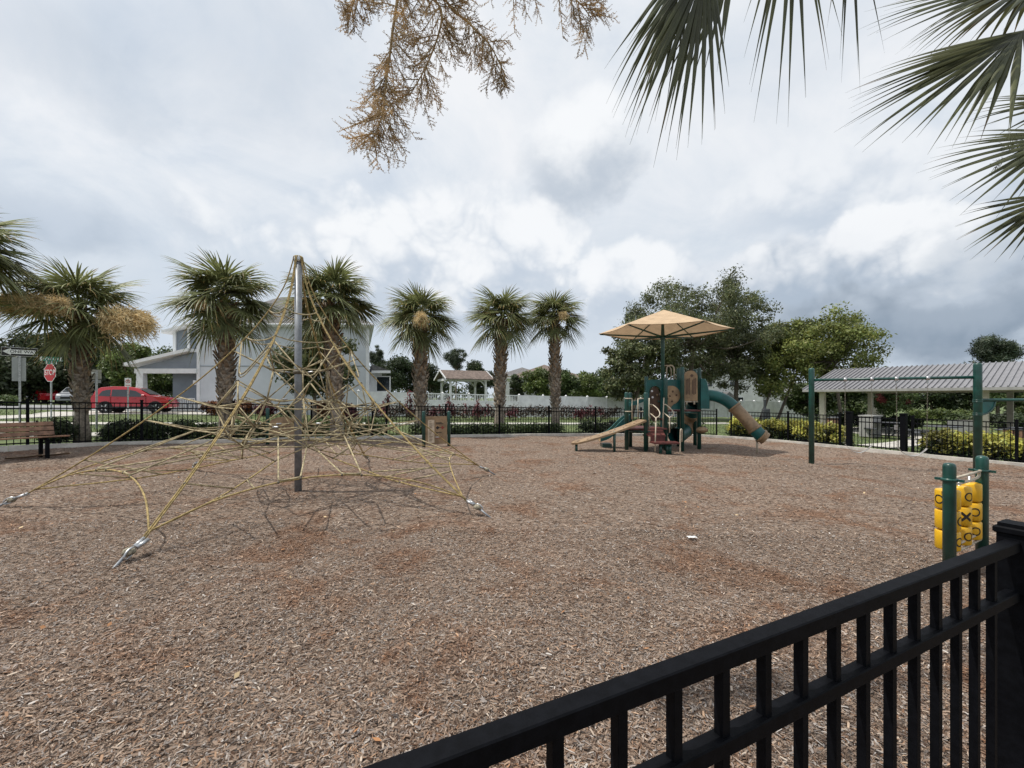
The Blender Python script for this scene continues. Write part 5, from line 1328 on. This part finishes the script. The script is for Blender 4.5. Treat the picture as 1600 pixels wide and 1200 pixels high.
# porch
a, b = Vector((hx(203), HY-.6, hz(573))), Vector((hx(302.5), HY-.6, hz(550)))
pr = MB().prism([a, b, b+Vector((0, 0, .24)), a+Vector((0, 0, .24))], (0, 7.5, 0)).build('porch_roof', M_TRIM, hs)
xl = hx(214)
MB().prism([(xl, HY-.1, hz(576)), (X0, HY-.1, hz(576)), (X0, HY-.1, hz(551.5)), (xl+.4, HY-.1, hz(572))], (0, .1, 0)).build('porch_gable', M_SIDE2, hs)
planks(hs, xl+2.2, X0-.1, hz(575.5), hz(566), HY-.1, .2, M_SIDE2)
MB().box(((xl+X0)/2, HY-.05, hz(579.8)), (X0-xl+.1, .28, .36)).build('porch_beam', M_TRIM, hs)
for x, y in ((hx(221.5), HY), (hx(221.5), HY+6)):
    MB().box((x, y, (pad+hz(583))/2), (.62, .5, hz(583)-pad), taper=.78).build('porch_column', M_TRIM, hs)
wallbox(hs, hx(270.5), X0, HY+2.2, HY+2.4, pad, hz(583), M_WALLG, 'porch_wall')
wallbox(hs, hx(228), X0, HY+6.4, HY+6.5, pad, hz(583), mat('dark_porch_opening', (.10, .105, .11), .8), 'porch_wall')  # dark sheet: shade of the porch opening put into its colour
wallbox(hs, xl-.3, X0, HY-.3, HY+7, pad-.6, pad, M_WALK, 'porch_floor')
MB().box((hx(306.0), HY-.12, hz(598)), (.16, .14, .34)).build('porch_lamp', M_TRIM, hs)
bal = MB().box((0, 0, 0), (.045, .045, .86)).mesh('baluster'); bal.materials.append(M_TRIM)
xa, xb = hx(238), hx(308)
n = 26
for k in range(n): inst('baluster', bal, hs, (xa+(xb-xa)*k/(n-1), HY-.25, pad+.50))
for z in (.10, .96): MB().box(((xa+xb)/2, HY-.25, pad+z), (xb-xa, .07, .07)).build('porch_rail', M_TRIM, hs)
# sunroom on the right end
x0, x1 = X1+.02, hx(604, 34)
skew(wallbox(hs, x0, x1, 34, 39, pad-.5, hz(581, 34), M_TRIM, 'sunroom_wall'))
window(hs, x0+.25, x0+1.25, hz(611, 34), hz(589, 34), 33.99, 0)
MB().prism([(x0, 33.5, hz(581, 34)), (x1+.45, 33.5, hz(581, 34)), (x1+.45, 33.5, hz(580, 34)), (x0, 33.5, hz(569.5, 34))], (-2.1, 6, 0)).build('sunroom_roof', M_SHING2, hs)
MB().box(((x0+x1+.45)/2, 33.49, hz(581.6, 34)), (x1-x0+.45, .05, .2)).build('fascia', M_TRIM, hs)
# houses farther off
def far_house(label, px0, px1, Y, eave, ridge, base_py, depth, wm, rm, wins=(), ov=.6, gable=False):
    x0, x1 = hx(px0, Y), hx(px1, Y); root = thing('far_house', label, 'house', ((x0+x1)/2, Y, G((x0+x1)/2)-.3), 'houses in the distance')
    wallbox(root, x0, x1, Y, Y+depth, G((x0+x1)/2)-1, hz(eave, Y), wm); hip(root, x0, x1, Y, Y+depth, hz(eave, Y), hz(ridge, Y+depth/2)-hz(eave, Y), rm, ov, gable=gable)
    for a, b, c, d in wins: window(root, hx(a, Y), hx(b, Y), hz(d, Y), hz(c, Y), Y)
    return root
far_house('single-storey house with brown hip roof behind the right palms', 797, 912, 78, 590, 570, 620, 14, M_WALLG, M_SHING, ((814, 819, 597, 607), (832, 838, 597, 607)))
far_house('grey roofed house half hidden behind the brown roofed one', 783, 850, 98, 586, 575, 615, 14, M_WALLW, M_SHING2, ((806, 812, 592, 600),))
far_house('white two-storey house seen through gap between the oaks', 1098, 1192, 62, 566, 545, 640, 10, M_WALLW, M_SHING2, ((1140, 1148, 588, 604), (1106, 1113, 588, 604), (1141, 1148, 621, 631), (1153, 1161, 621, 632)))
far_house('long white wall house behind the elm trunks', 1200, 1322, 66, 612, 596, 640, 10, M_WALLW, M_SHING2, ((1240, 1246, 620, 630),))
far_house('small tan house seen under the pavilion left of the crape myrtle', 1330, 1384, 58, 609, 600, 640, 8, mat('tan_stucco', (.40, .36, .31), .85), M_SHING2, ((1341, 1348, 618, 630),))
far_house('pale house across the street at far left', -40, 40, 66, 592, 578, 620, 10, M_WALLW, M_SHING2, ((5, 10, 600, 608),))
far_house('grey house behind the parked cars', 95, 190, 80, 594, 582, 620, 10, M_WALLG, M_SHING, ((130, 136, 600, 608),))
pr_h = thing('porch_canopy', 'small porch roof on white house between the oaks', 'porch', (hx(1140, 60), 60, -1))
MB().prism([at(1128, 622, 60), at(1152, 622, 60), at(1140, 612, 60)], (0, 2, 0)).build('roof', M_SHING2, pr_h)
for px in (1130, 1150): MB().box((hx(px, 60), 60.2, .2), (.2, .2, 2.6)).build('post', M_TRIM, pr_h)
# white gazebo with gable roof
gz0 = gp(722, 41); gzb = thing('garden_gazebo', 'white timber gazebo with brown gable roof beyond the white fence', 'gazebo', gz0)
ga = R(26); e_ = Vector((math.cos(ga), math.sin(ga), 0)); f_ = Vector((-e_.y, e_.x, 0))
gc = Vector((hx(724, 41), 41, 0)); hw, hd = 2.0, 1.55; ez, rz2 = hz(593, 41), hz(580, 41)
for sx in (-1, 1):
    for sy in (-1, 1):
        p = gc+e_*(hw-.3)*sx+f_*(hd-.2)*sy; MB().box((p.x, p.y, (ez+G(p.x))/2-.1), (.17, .17, ez-G(p.x)), ga).build('post', M_TRIM, gzb)
        for dx, dy in ((-sx, 0), (0, -sy)):
            q = p+e_*dx*.55+f_*dy*.55; MB().tube([(p.x, p.y, ez-.75), ((p.x*.6+q.x*.4), (p.y*.6+q.y*.4), ez-.42), (q.x, q.y, ez-.12)], .06, 4).build('brace', M_TRIM, gzb)
for sy in (-1, 1):
    a, b = gc+e_*-hw+f_*(hd-.2)*sy, gc+e_*hw+f_*(hd-.2)*sy; m_ = (a+b)/2; MB().box((m_.x, m_.y, ez-.06), (2*hw, .16, .2), ga).build('beam', M_TRIM, gzb)
for sx in (-1, 1):
    m_ = gc+e_*(hw-.02)*sx; MB().box((m_.x, m_.y, ez-.06), (.14, 2*hd, .2), ga).build('beam', M_TRIM, gzb)
    A_ = m_+Vector((0, 0, ez+.05)); MB().tube([A_, m_+Vector((0, 0, rz2-.1))], .06, 4).build('king_post', M_TRIM, gzb)
for sy in (-1, 1):
    o = gc+e_*-(hw+.3); vs = [o+f_*sy*(hd+.35)+Vector((0, 0, ez-.08)), o+e_*(2*hw+.6)+f_*sy*(hd+.35)+Vector((0, 0, ez-.08)), o+e_*(2*hw+.6)+Vector((0, 0, rz2)), o+Vector((0, 0, rz2))]
    MB().prism(vs, (0, 0, .07)).build('roof', M_SHING, gzb)
    for k in (0, 1):
        q = o+e_*(2*hw+.6)*k+e_*(-.03 if k == 0 else .03); MB().prism([q+f_*sy*(hd+.35)+Vector((0, 0, ez-.12)), q+Vector((0, 0, rz2-.04)), q+Vector((0, 0, rz2+.10)), q+f_*sy*(hd+.35)+Vector((0, 0, ez+.02))], e_*.05).build('barge_board', M_TRIM, gzb)
# white vinyl fence
wf = [Vector((hx(560, 31.0), 31.0, 0)), Vector((hx(668, 33.6), 33.6, 0)), Vector((hx(800, 35.7), 35.7, 0)), Vector((hx(930, 38.2), 38.2, 0)), Vector((hx(1060, 43.5), 43.5, 0)), Vector((hx(1200, 49.5), 49.5, 0)), Vector((hx(1330, 55), 55, 0))]
S_ = arc_sample(curve_pts(wf, 6), 2.1)
fw = thing('white_fence', 'white vinyl privacy fence behind the palms and oaks', 'fence', (S_[0][0].x, S_[0][0].y, G(S_[0][0].x)))
vp = MB().box((0, 0, .93), (.13, .13, 1.9)).add([(-.09, -.09, 1.88), (.09, -.09, 1.88), (.09, .09, 1.88), (-.09, .09, 1.88), (0, 0, 1.98)], [(3, 2, 1, 0), (0, 1, 4), (1, 2, 4), (2, 3, 4), (3, 0, 4)]).mesh('post'); vp.materials.append(M_WHITE)
vs_ = MB().box((0, 0, .275), (.04, .03, .55)).mesh('baluster'); vs_.materials.append(M_WHITE)
for i, (p, d) in enumerate(S_):
    inst('post', vp, fw, (p.x, p.y, G(p.x)-.05), math.atan2(d.y, d.x))
    if i+1 < len(S_):
        q = S_[i+1][0]; dd = (q-p).normalized(); an = math.atan2(dd.y, dd.x); L = (q-p).length-.13; m_ = (p+q)/2; tall_ = not (2 <= i <= 5)
        a = p+dd*.065; b = q-dd*.065
        def prz(z0_, z1_, th, name):
            nv = Vector((-dd.y, dd.x, 0))*th/2
            MB().prism([Vector((a.x, a.y, G(a.x)+z0_))-nv, Vector((b.x, b.y, G(b.x)+z0_))-nv, Vector((b.x, b.y, G(b.x)+z1_))-nv, Vector((a.x, a.y, G(a.x)+z1_))-nv], nv*2).build(name, M_WHITE, fw)
        prz(.02, .14, .06, 'rail'); prz(.14, 1.70 if tall_ else 1.18, .03, 'panel'); prz(1.70 if tall_ else 1.18, 1.80 if tall_ else 1.28, .06, 'rail')
        if not tall_:
            prz(1.72, 1.80, .06, 'rail')
            for k in range(14):
                w = a.lerp(b, (k+.5)/14); inst('baluster', vs_, fw, (w.x, w.y, G(w.x)+1.22), an)
# ------------------------------------------------------------------ picnic pavilion
be = R(54); u_ = Vector((math.sin(be), math.cos(be), 0)); e_ = Vector((math.cos(be), -math.sin(be), 0))
Ac = Vector((hx(1254, 27), 27, 0)); hsz = 5.5; ez, rz2 = hz(609, 27), hz(577.5, 30.2); Lp = 15
pv = thing('picnic_pavilion', 'picnic pavilion with grey standing seam metal roof and cream columns', 'pavilion', (Ac.x+4, 29, G(Ac.x)-.1))
for side in (0, 1):
    o = Ac if side == 0 else Ac+u_*2*hsz; r0 = Ac+u_*hsz
    vs = [o+Vector((0, 0, ez)), o+e_*Lp+Vector((0, 0, ez)), r0+e_*Lp+Vector((0, 0, rz2)), r0+Vector((0, 0, rz2))]
    rf = MB().prism(vs, (0, 0, -.06)).build('roof_slope', M_METROOF, pv)
    nrm_ = (vs[1]-vs[0]).cross(vs[3]-vs[0]).normalized(); nrm_ = nrm_ if nrm_.z > 0 else -nrm_
    n = 64
    for k in range(n+1):
        a, b = vs[0].lerp(vs[1], k/n)+nrm_*.03, vs[3].lerp(vs[2], k/n)+nrm_*.03; d = (b-a).normalized(); s_ = e_
        MB().box((a+b)/2, ((b-a).length, .045, .07), rot=Matrix((d, s_, d.cross(s_))).transposed()).build('seam', M_METROOF, rf)
    m_ = (vs[0]+vs[1])/2; MB().box((m_.x, m_.y, ez-.07), (Lp, .06, .13), math.atan2(e_.y, e_.x)).build('eave_board', M_BOX, pv)
    MB().box((m_.x+u_.x*(.9 if side == 0 else -.9), m_.y+u_.y*(.9 if side == 0 else -.9), ez-.02), (Lp-1, .22, .30), math.atan2(e_.y, e_.x)).build('beam', M_CREAM, pv)
for k in (0, 1):
    c = Ac+e_*(Lp if k else 0); MB().prism([c+Vector((0, 0, ez-.02)), c+u_*2*hsz+Vector((0, 0, ez-.02)), c+u_*hsz+Vector((0, 0, rz2-.08))], e_*.05*(-1 if k else 1)).build('gable_end', M_CREAM, pv)
for t, s_ in ((.75, .95), (.75, 10.1), (7.6, .95), (7.6, 10.1), (14.2, .95), (14.2, 10.1)):
    p = Ac+e_*t+u_*s_; MB().box((p.x, p.y, (ez-.1+G(p.x)-.1)/2), (.27, .27, ez-.1-G(p.x)+.1), math.atan2(e_.y, e_.x)).build('column', M_CREAM, pv)
sl_ = [Ac+e_*.3+u_*.3, Ac+e_*(Lp-.3)+u_*.3, Ac+e_*(Lp-.3)+u_*10.7, Ac+e_*.3+u_*10.7]
MB().prism([Vector((p.x, p.y, G(p.x)-.3)) for p in sl_], (0, 0, .29)).build('floor_slab', M_WALK, pv)
# picnic tables: round top on a pedestal with curved seats
def picnic(p, rz, lab):
    root = thing('picnic_table', lab, 'picnic table', p, 'picnic tables by the pavilion')
    b = p
    MB().lathe(b+Vector((0, 0, .72)), [(.02, 0), (.60, 0), (.62, .02), (.60, .045), (.02, .045)], 22).build('table_top', M_TABLE, root)
    for k in range(3):
        a = rz+k*2.094; q = b+Vector((math.cos(a)*.85, math.sin(a)*.85, 0))
        MB().box((q.x, q.y, b.z+.44), (.28, .95, .05), a, bev=.012).build('seat', M_TABLE, root)
        MB().tube([b+Vector((0, 0, .10)), q+Vector((0, 0, .15)), q+Vector((0, 0, .42))], .03, 6).build('seat_arm', M_TABLE, root)
    for k in range(3):
        a = rz+.5+k*2.094; MB().tube([b+Vector((math.cos(a)*.3, math.sin(a)*.3, -.05)), b+Vector((math.cos(a)*.22, math.sin(a)*.22, .72))], .035, 6).build('leg', M_TABLE, root)
picnic(gp(1473, 18.6), .3, 'grey round picnic table in the middle, behind the swings')
picnic(gp(1592, 16.5), 1.0, 'grey round picnic table at the right edge')
picnic(gp(1392, 21.5), .7, 'grey round picnic table beside the gate post')
def slat_bin(p, lab):
    root = thing('litter_bin', lab, 'litter bin', p, 'brown slatted litter bins'); s = MB().box((0, 0, 0), (.075, .02, .78)).mesh('slat'); s.materials.append(M_WOOD)
    for k in range(18):
        a = k*2*math.pi/18; inst('slat', s, root, (p.x+.30*math.cos(a), p.y+.30*math.sin(a), p.z+.44), a+math.pi/2)
    MB().lathe(p, [(.27, .02), (.27, .80)], 16).build('liner', M_TABLE, root); MB().lathe(p+Vector((0, 0, .83)), [(.33, 0), (.33, .04), (.15, .09)], 16).build('rim', M_TABLE, root)
slat_bin(gp(1303, 24), 'brown slatted litter bin left of the gate'); slat_bin(gp(1588, 15.2), 'brown slatted litter bin at the right edge beside a picnic table')
p = gp(1360, 22.3); ub = thing('utility_box', 'grey utility cabinet behind the gate', 'cabinet', p)
MB().box((p.x, p.y, p.z+.5), (.95, .6, 1.05), .5, bev=.02).build('cabinet', M_BOX, ub); MB().box((p.x, p.y, p.z+1.05), (1.02, .66, .06), .5).build('lid', M_BOX, ub)
p = gp(1505, 21.5); sg = thing('park_board', 'pale grey notice slab standing on the lawn behind the swings', 'board', p)
MB().box((p.x, p.y, p.z+.48), (1.25, .10, .95), -.3, bev=.01).build('slab', M_BOX, sg)
p = gp(1195, 23.5); ws = thing('waste_station', 'dark pet waste station post outside the fence by the tube slide', 'post', p)
MB().box((p.x, p.y, p.z+.85), (.09, .09, 1.8)).build('post', M_TABLE, ws); MB().box((p.x, p.y-.1, p.z+1.0), (.34, .22, .55), bev=.02).build('bag_box', M_TABLE, ws); MB().box((p.x, p.y-.08, p.z+.35), (.40, .3, .5), bev=.03).build('bin', M_TABLE, ws)

# ------------------------------------------------------------------ cars
def car(label, loc, rz, paint, prof, roof, L, Wd, wins, seed=0, sc=1.0, suv=True):
    """prof: closed side outline of the body (x forward, z up); roof: heights for the cabin taper"""
    root = thing('parked_car', label, 'car', loc, 'cars in the street', rz)
    hw = Wd/2; belt, top = roof
    def wy(z): return hw*(1-.20*max(0, min(1, (z-belt)/(top-belt)))-.05*max(0, (.55-z)/.55))
    fr = (-1, -.95, -.6, 0, .6, .95, 1); vs = []; n = len(prof); cx = sum(p[0] for p in prof)/n; cz = sum(p[1] for p in prof)/n
    for f in fr:
        for x, z in prof:
            k = .03 if abs(f) == 1 else 0
            vs.append((x*(1-.012*(abs(f) > .9))-math.copysign(.06*f*f, x)*(abs(x) > L*.42), f*wy(z), z-(z-cz)*k))
    fs = [(i*n+j, (i+1)*n+j, (i+1)*n+(j+1) % n, i*n+(j+1) % n) for i in range(len(fr)-1) for j in range(n)]
    fs += [tuple(range(n)), tuple((len(fr)-1)*n+j for j in range(n-1, -1, -1))]
    body = MB().add(vs, fs, False).build('body', paint, root, True)
    for w in wins:
        for s in (-1, 1):
            MB().add([(x, s*(wy(z)+.012), z) for x, z in w], [tuple(range(len(w)))]).build('side_window', M_GLASS, root, True)
    for x in (-L*.29, L*.305):
        for s in (-1, 1):
            wr = .345 if suv else .32
            t = MB().lathe((x, s*(hw-.20), wr), [(wr*.6, 0), (wr, .02), (wr, .2), (wr*.66, .215)], 20, axis=(0, s, 0)).build('wheel', M_TYRE, root, True)
            rim = MB(); rim.lathe((x, s*(hw+.012), wr), [(.05, 0), (.05, .012)], 10, axis=(0, s, 0))
            for k in range(5):
                a = k*1.2566; rim.box((x+math.cos(a)*wr*.33, s*(hw+.016), wr+math.sin(a)*wr*.33), (wr*.62, .014, .06), rot=Matrix.Rotation(-a, 3, 'Y'))
            rim.build('rim', M_STEEL, t, True)
            MB().lathe((x, s*(hw-.25), wr+.02), [(wr+.055, 0), (wr+.055, .252)], 22, axis=(0, s, 0)).build('wheel_arch', M_TYRE, root, True)
    return root, body, wy
P1 = [(x, z*1.04) for x, z in [(-2.22, .30), (-2.25, .62), (-2.20, .98), (-2.02, 1.12), (-1.86, 1.46), (-1.60, 1.60), (-1.0, 1.665), (-.2, 1.66), (.32, 1.58), (.95, 1.20), (1.15, 1.08), (1.85, .96), (2.12, .82), (2.24, .60), (2.22, .34), (1.9, .26), (-1.9, .26)]]
W1 = [[(-1.66, 1.12), (-1.50, 1.42), (-1.28, 1.50), (-1.05, 1.52), (-1.05, 1.08)], [(-.98, 1.08), (-.98, 1.53), (-.12, 1.52), (-.12, 1.06)], [(-.05, 1.06), (-.05, 1.51), (.28, 1.44), (.80, 1.10), (.80, 1.06)]]
p = gp(213, 29.6); p.z += .02
c1, body, wy = car('shiny red SUV parked side-on in front of the house porch', p, R(20), M_REDCAR, P1, (1.05, 1.66), 4.5, 1.84, W1)
MB().add([(.42, -.66, 1.622), (.42, .66, 1.622), (1.05, .78, 1.225), (1.05, -.78, 1.225)], [(0, 3, 2, 1)]).build('windscreen', M_GLASS, c1, True)
MB().add([(-2.015, -.72, 1.22), (-2.015, .72, 1.22), (-1.90, .66, 1.50), (-1.90, -.66, 1.50)], [(0, 1, 2, 3)]).build('rear_window', M_GLASS, c1, True)
for s in (-1, 1):
    MB().box((.75, s*1.0, 1.13), (.18, .18, .13), bev=.02).build('wing_mirror', M_REDCAR, c1, True); MB().box((1.98, s*.68, .80), (.34, .30, .12), bev=.02).build('headlight', M_GLASS, c1, True); MB().box((-2.14, s*.68, 1.0), (.22, .42, .12), bev=.02).build('tail_light', M_SIGNR, c1, True)
    MB().box((0, s*.90, .33), (3.0, .10, .16)).build('sill_trim', M_TYRE, c1, True)
    for x in (-1.03, -.085, .86): MB().box((x, s*.923, .74), (.016, .012, .62)).build('door_gap', M_TYRE, c1, True)
    for x in (-.75, .2): MB().box((x, s*.925, .93), (.2, .03, .03)).build('door_handle', M_REDCAR, c1, True)
P2 = [(-2.30, .30), (-2.34, .70), (-2.22, .95), (-1.55, 1.02), (-.95, 1.36), (-.4, 1.45), (.25, 1.44), (.95, 1.02), (1.2, .96), (1.95, .86), (2.25, .70), (2.30, .32), (1.9, .24), (-1.9, .24)]
W2 = [[(-1.25, 1.02), (-.85, 1.30), (-.35, 1.36), (-.35, .98)], [(-.28, .98), (-.28, 1.36), (.22, 1.35), (.75, 1.0)]]
p = gp(64, 45.5); c2, body, wy = car('red sedan in the street below the stop sign', p, R(158), M_REDCAR, P2, (.98, 1.45), 4.6, 1.82, W2, suv=False)
MB().add([(.33, -.62, 1.40), (.33, .62, 1.40), (.98, .74, 1.02), (.98, -.74, 1.02)], [(0, 3, 2, 1)]).build('windscreen', M_GLASS, c2, True)
for s in (-1, 1): MB().box((2.12, s*.66, .70), (.3, .3, .11), bev=.02).build('headlight', M_SIGNW, c2, True); MB().box((-2.26, s*.66, .82), (.16, .36, .12), bev=.02).build('tail_light', M_SIGNR, c2, True)
p = gp(121, 44); c3, body, wy = car('grey SUV in the street left of the leftmost palm trunk', p, R(-62), M_GREYCAR, P1, (1.05, 1.66), 4.5, 1.84, W1)
MB().add([(.42, -.66, 1.622), (.42, .66, 1.622), (1.05, .78, 1.225), (1.05, -.78, 1.225)], [(0, 3, 2, 1)]).build('windscreen', M_GLASS, c3, True)
for s in (-1, 1): MB().box((1.98, s*.68, .80), (.34, .30, .12), bev=.02).build('headlight', M_SIGNW, c3, True)
MB().box((2.2, 0, .62), (.10, 1.1, .22), bev=.02).build('grille', M_TYRE, c3, True)

# ------------------------------------------------------------------ signs
def rect_plate(c, w, h, x, n, m, name, root, th=.006):
    up = Vector((0, 0, 1)); o = Vector(c)
    return MB().prism([o-x*w/2-up*h/2, o+x*w/2-up*h/2, o+x*w/2+up*h/2, o-x*w/2+up*h/2], -n*th).build(name, m, root)
def mk_sign(name, label, px, Y, top_z, face):
    b = gp(px, Y); root = thing(name, label, 'sign', b); MB().box((b.x, b.y, (b.z+top_z)/2-.1), (.065, .05, top_z-b.z+.2), face).build('post', M_STEEL, root)
    x = Vector((math.cos(face), math.sin(face), 0)); n = Vector((x.y, -x.x, 0)); return root, b, x, n
def Mt(o, x, n): return basis(o, x, Vector((0, 0, 1)), n)
# one way
Y = 17.0; fa_ = R(44); root, b, x, n = mk_sign('one_way_sign', 'black and white ONE WAY sign with left arrow on grey post', 31, Y, hz(544, Y), fa_)
c = Vector((b.x, b.y, hz(550, Y)))+n*.04; W1_ = 57/FPX*Y*math.cos(R(48.5))*1.0; H1_ = 13.6/FPX*Y
rect_plate(c, W1_, H1_, x, n, M_SIGNW, 'plate', root); rect_plate(c+n*.004, W1_*.985, H1_*.93, x, n, M_INK, 'black_field', root, .003)
up = Vector((0, 0, 1)); h = H1_
ar = [(-.47, 0), (-.24, .40), (-.24, .24), (.45, .24), (.45, -.24), (-.24, -.24), (-.24, -.40)]
MB().prism([c+n*.010+x*W1_*u+up*h*v for u, v in ar], -n*.003).build('arrow', M_SIGNW, root)
textobj('ONE WAY', h*.44, M_INK, root, Mt(c+n*.012+x*W1_*.11, x, n), .001, 1.02)
c2_ = Vector((b.x, b.y, hz(577, Y)))-x*.02+n*.036; rect_plate(c2_, 18.5/FPX*Y*.80, 37/FPX*Y, x, n, M_SIGNB, 'sign_back', root)
MB().box((b.x+n.x*.06, b.y+n.y*.06, hz(577, Y)), (.065, .05, 40/FPX*Y), fa_).build('post_front', M_STEEL, root)
# stop
Y = 22.0; fa_ = R(-17); root, b, x, n = mk_sign('stop_sign', 'red octagonal STOP sign with green street name blades on top', 80, Y, hz(558, Y), fa_)
c = Vector((b.x, b.y, hz(582.3, Y)))+n*.05; r8 = 14.0/FPX*Y/math.cos(math.pi/8)
oct_ = lambda r: [x*r*math.cos(R(22.5+45*k))+up*r*math.sin(R(22.5+45*k)) for k in range(8)]
MB().prism([c+v for v in oct_(r8)], -n*.006).build('plate', M_SIGNW, root); MB().prism([c+n*.004+v for v in oct_(r8*.93)], -n*.003).build('red_field', M_SIGNR, root)
textobj('STOP', r8*.78, M_SIGNW, root, Mt(c+n*.007, x, n), .001, .86)
def blade(py, w, hgt, face, marks):
    x2 = Vector((math.cos(face), math.sin(face), 0)); n2 = Vector((x2.y, -x2.x, 0)); c = Vector((b.x, b.y, hz(py, Y)))+n2*.02
    pl = rect_plate(c, w, hgt, x2, n2, M_SIGNG, 'name_blade', root, .02); rr_ = random.Random(4)
    rect_plate(c-x2*w*.44+n2*.003, w*.10, hgt*.9, x2, n2, M_SIGNW, 'end_patch', root, .002); rect_plate(c+x2*w*.44+n2*.003, w*.10, hgt*.9, x2, n2, M_SIGNW, 'end_patch', root, .002)
    for k in range(marks):
        rect_plate(c+x2*w*(-.32+.62*k/(marks-1))+n2*.003+up*hgt*rr_.uniform(-.06, .06), w*.03*rr_.uniform(.7, 1.5), hgt*rr_.uniform(.35, .6), x2, n2, M_SIGNW, 'letter', root, .002)
blade(561, 33/FPX*Y*.74, 7/FPX*Y, R(40), 10); blade(566.2, 17/FPX*Y*.8, 5.5/FPX*Y, R(75), 6)
# sign backs by the palm and the no parking sign
Y = 17.5; fa_ = R(52); root, b, x, n = mk_sign('sign_seen_from_behind', 'back of a grey traffic sign on post right of the leftmost palm', 151, Y, hz(579, Y), fa_)
rect_plate(Vector((b.x, b.y, hz(585, Y)))-n*.035, 15.5/FPX*Y*.75, 15/FPX*Y, x, n, mat('faded_sign_back', (.33, .32, .27), .6), 'sign_back', root); rect_plate(Vector((b.x, b.y, hz(596, Y)))-n*.035, 14/FPX*Y*.75, 5/FPX*Y, x, n, M_SIGNB, 'sign_back', root)
rect_plate(Vector((b.x, b.y, hz(583, Y)))-x*.09+n*.0, .11, .06, x, n, M_SIGNW, 'sticker', root)
Y = 22.5; fa_ = R(38); root, b, x, n = mk_sign('no_parking_sign', 'small white no parking sign in front of the red SUV', 200, Y, hz(590, Y), fa_)
c = Vector((b.x, b.y, hz(597.5, Y)))+n*.04; w = 9.0/FPX*Y*.85; h = 13.5/FPX*Y; rect_plate(c, w, h, x, n, M_SIGNW, 'plate', root)
cc = c+up*h*.12+n*.004; N = 22
MB().add([cc+(x*math.cos(2*math.pi*k/N)+up*math.sin(2*math.pi*k/N))*w*rad for rad in (.27, .37) for k in range(N)], [(k, (k+1) % N, N+(k+1) % N, N+k) for k in range(N)]).build('red_ring', M_SIGNR, root)
textobj('P', w*.55, M_INK, root, Mt(cc-n*.001, x, n), .0005)
MB().prism([cc+x*w*.23+up*w*-.19+n*.001, cc+x*w*.19+up*w*-.23+n*.001, cc-x*w*.23+up*w*.19+n*.001, cc-x*w*.19+up*w*.23+n*.001], -n*.001).build('red_bar', M_SIGNR, root)
rect_plate(c-up*h*.34+n*.003, w*.7, h*.07, x, n, M_SIGNR, 'red_arrow', root, .002)
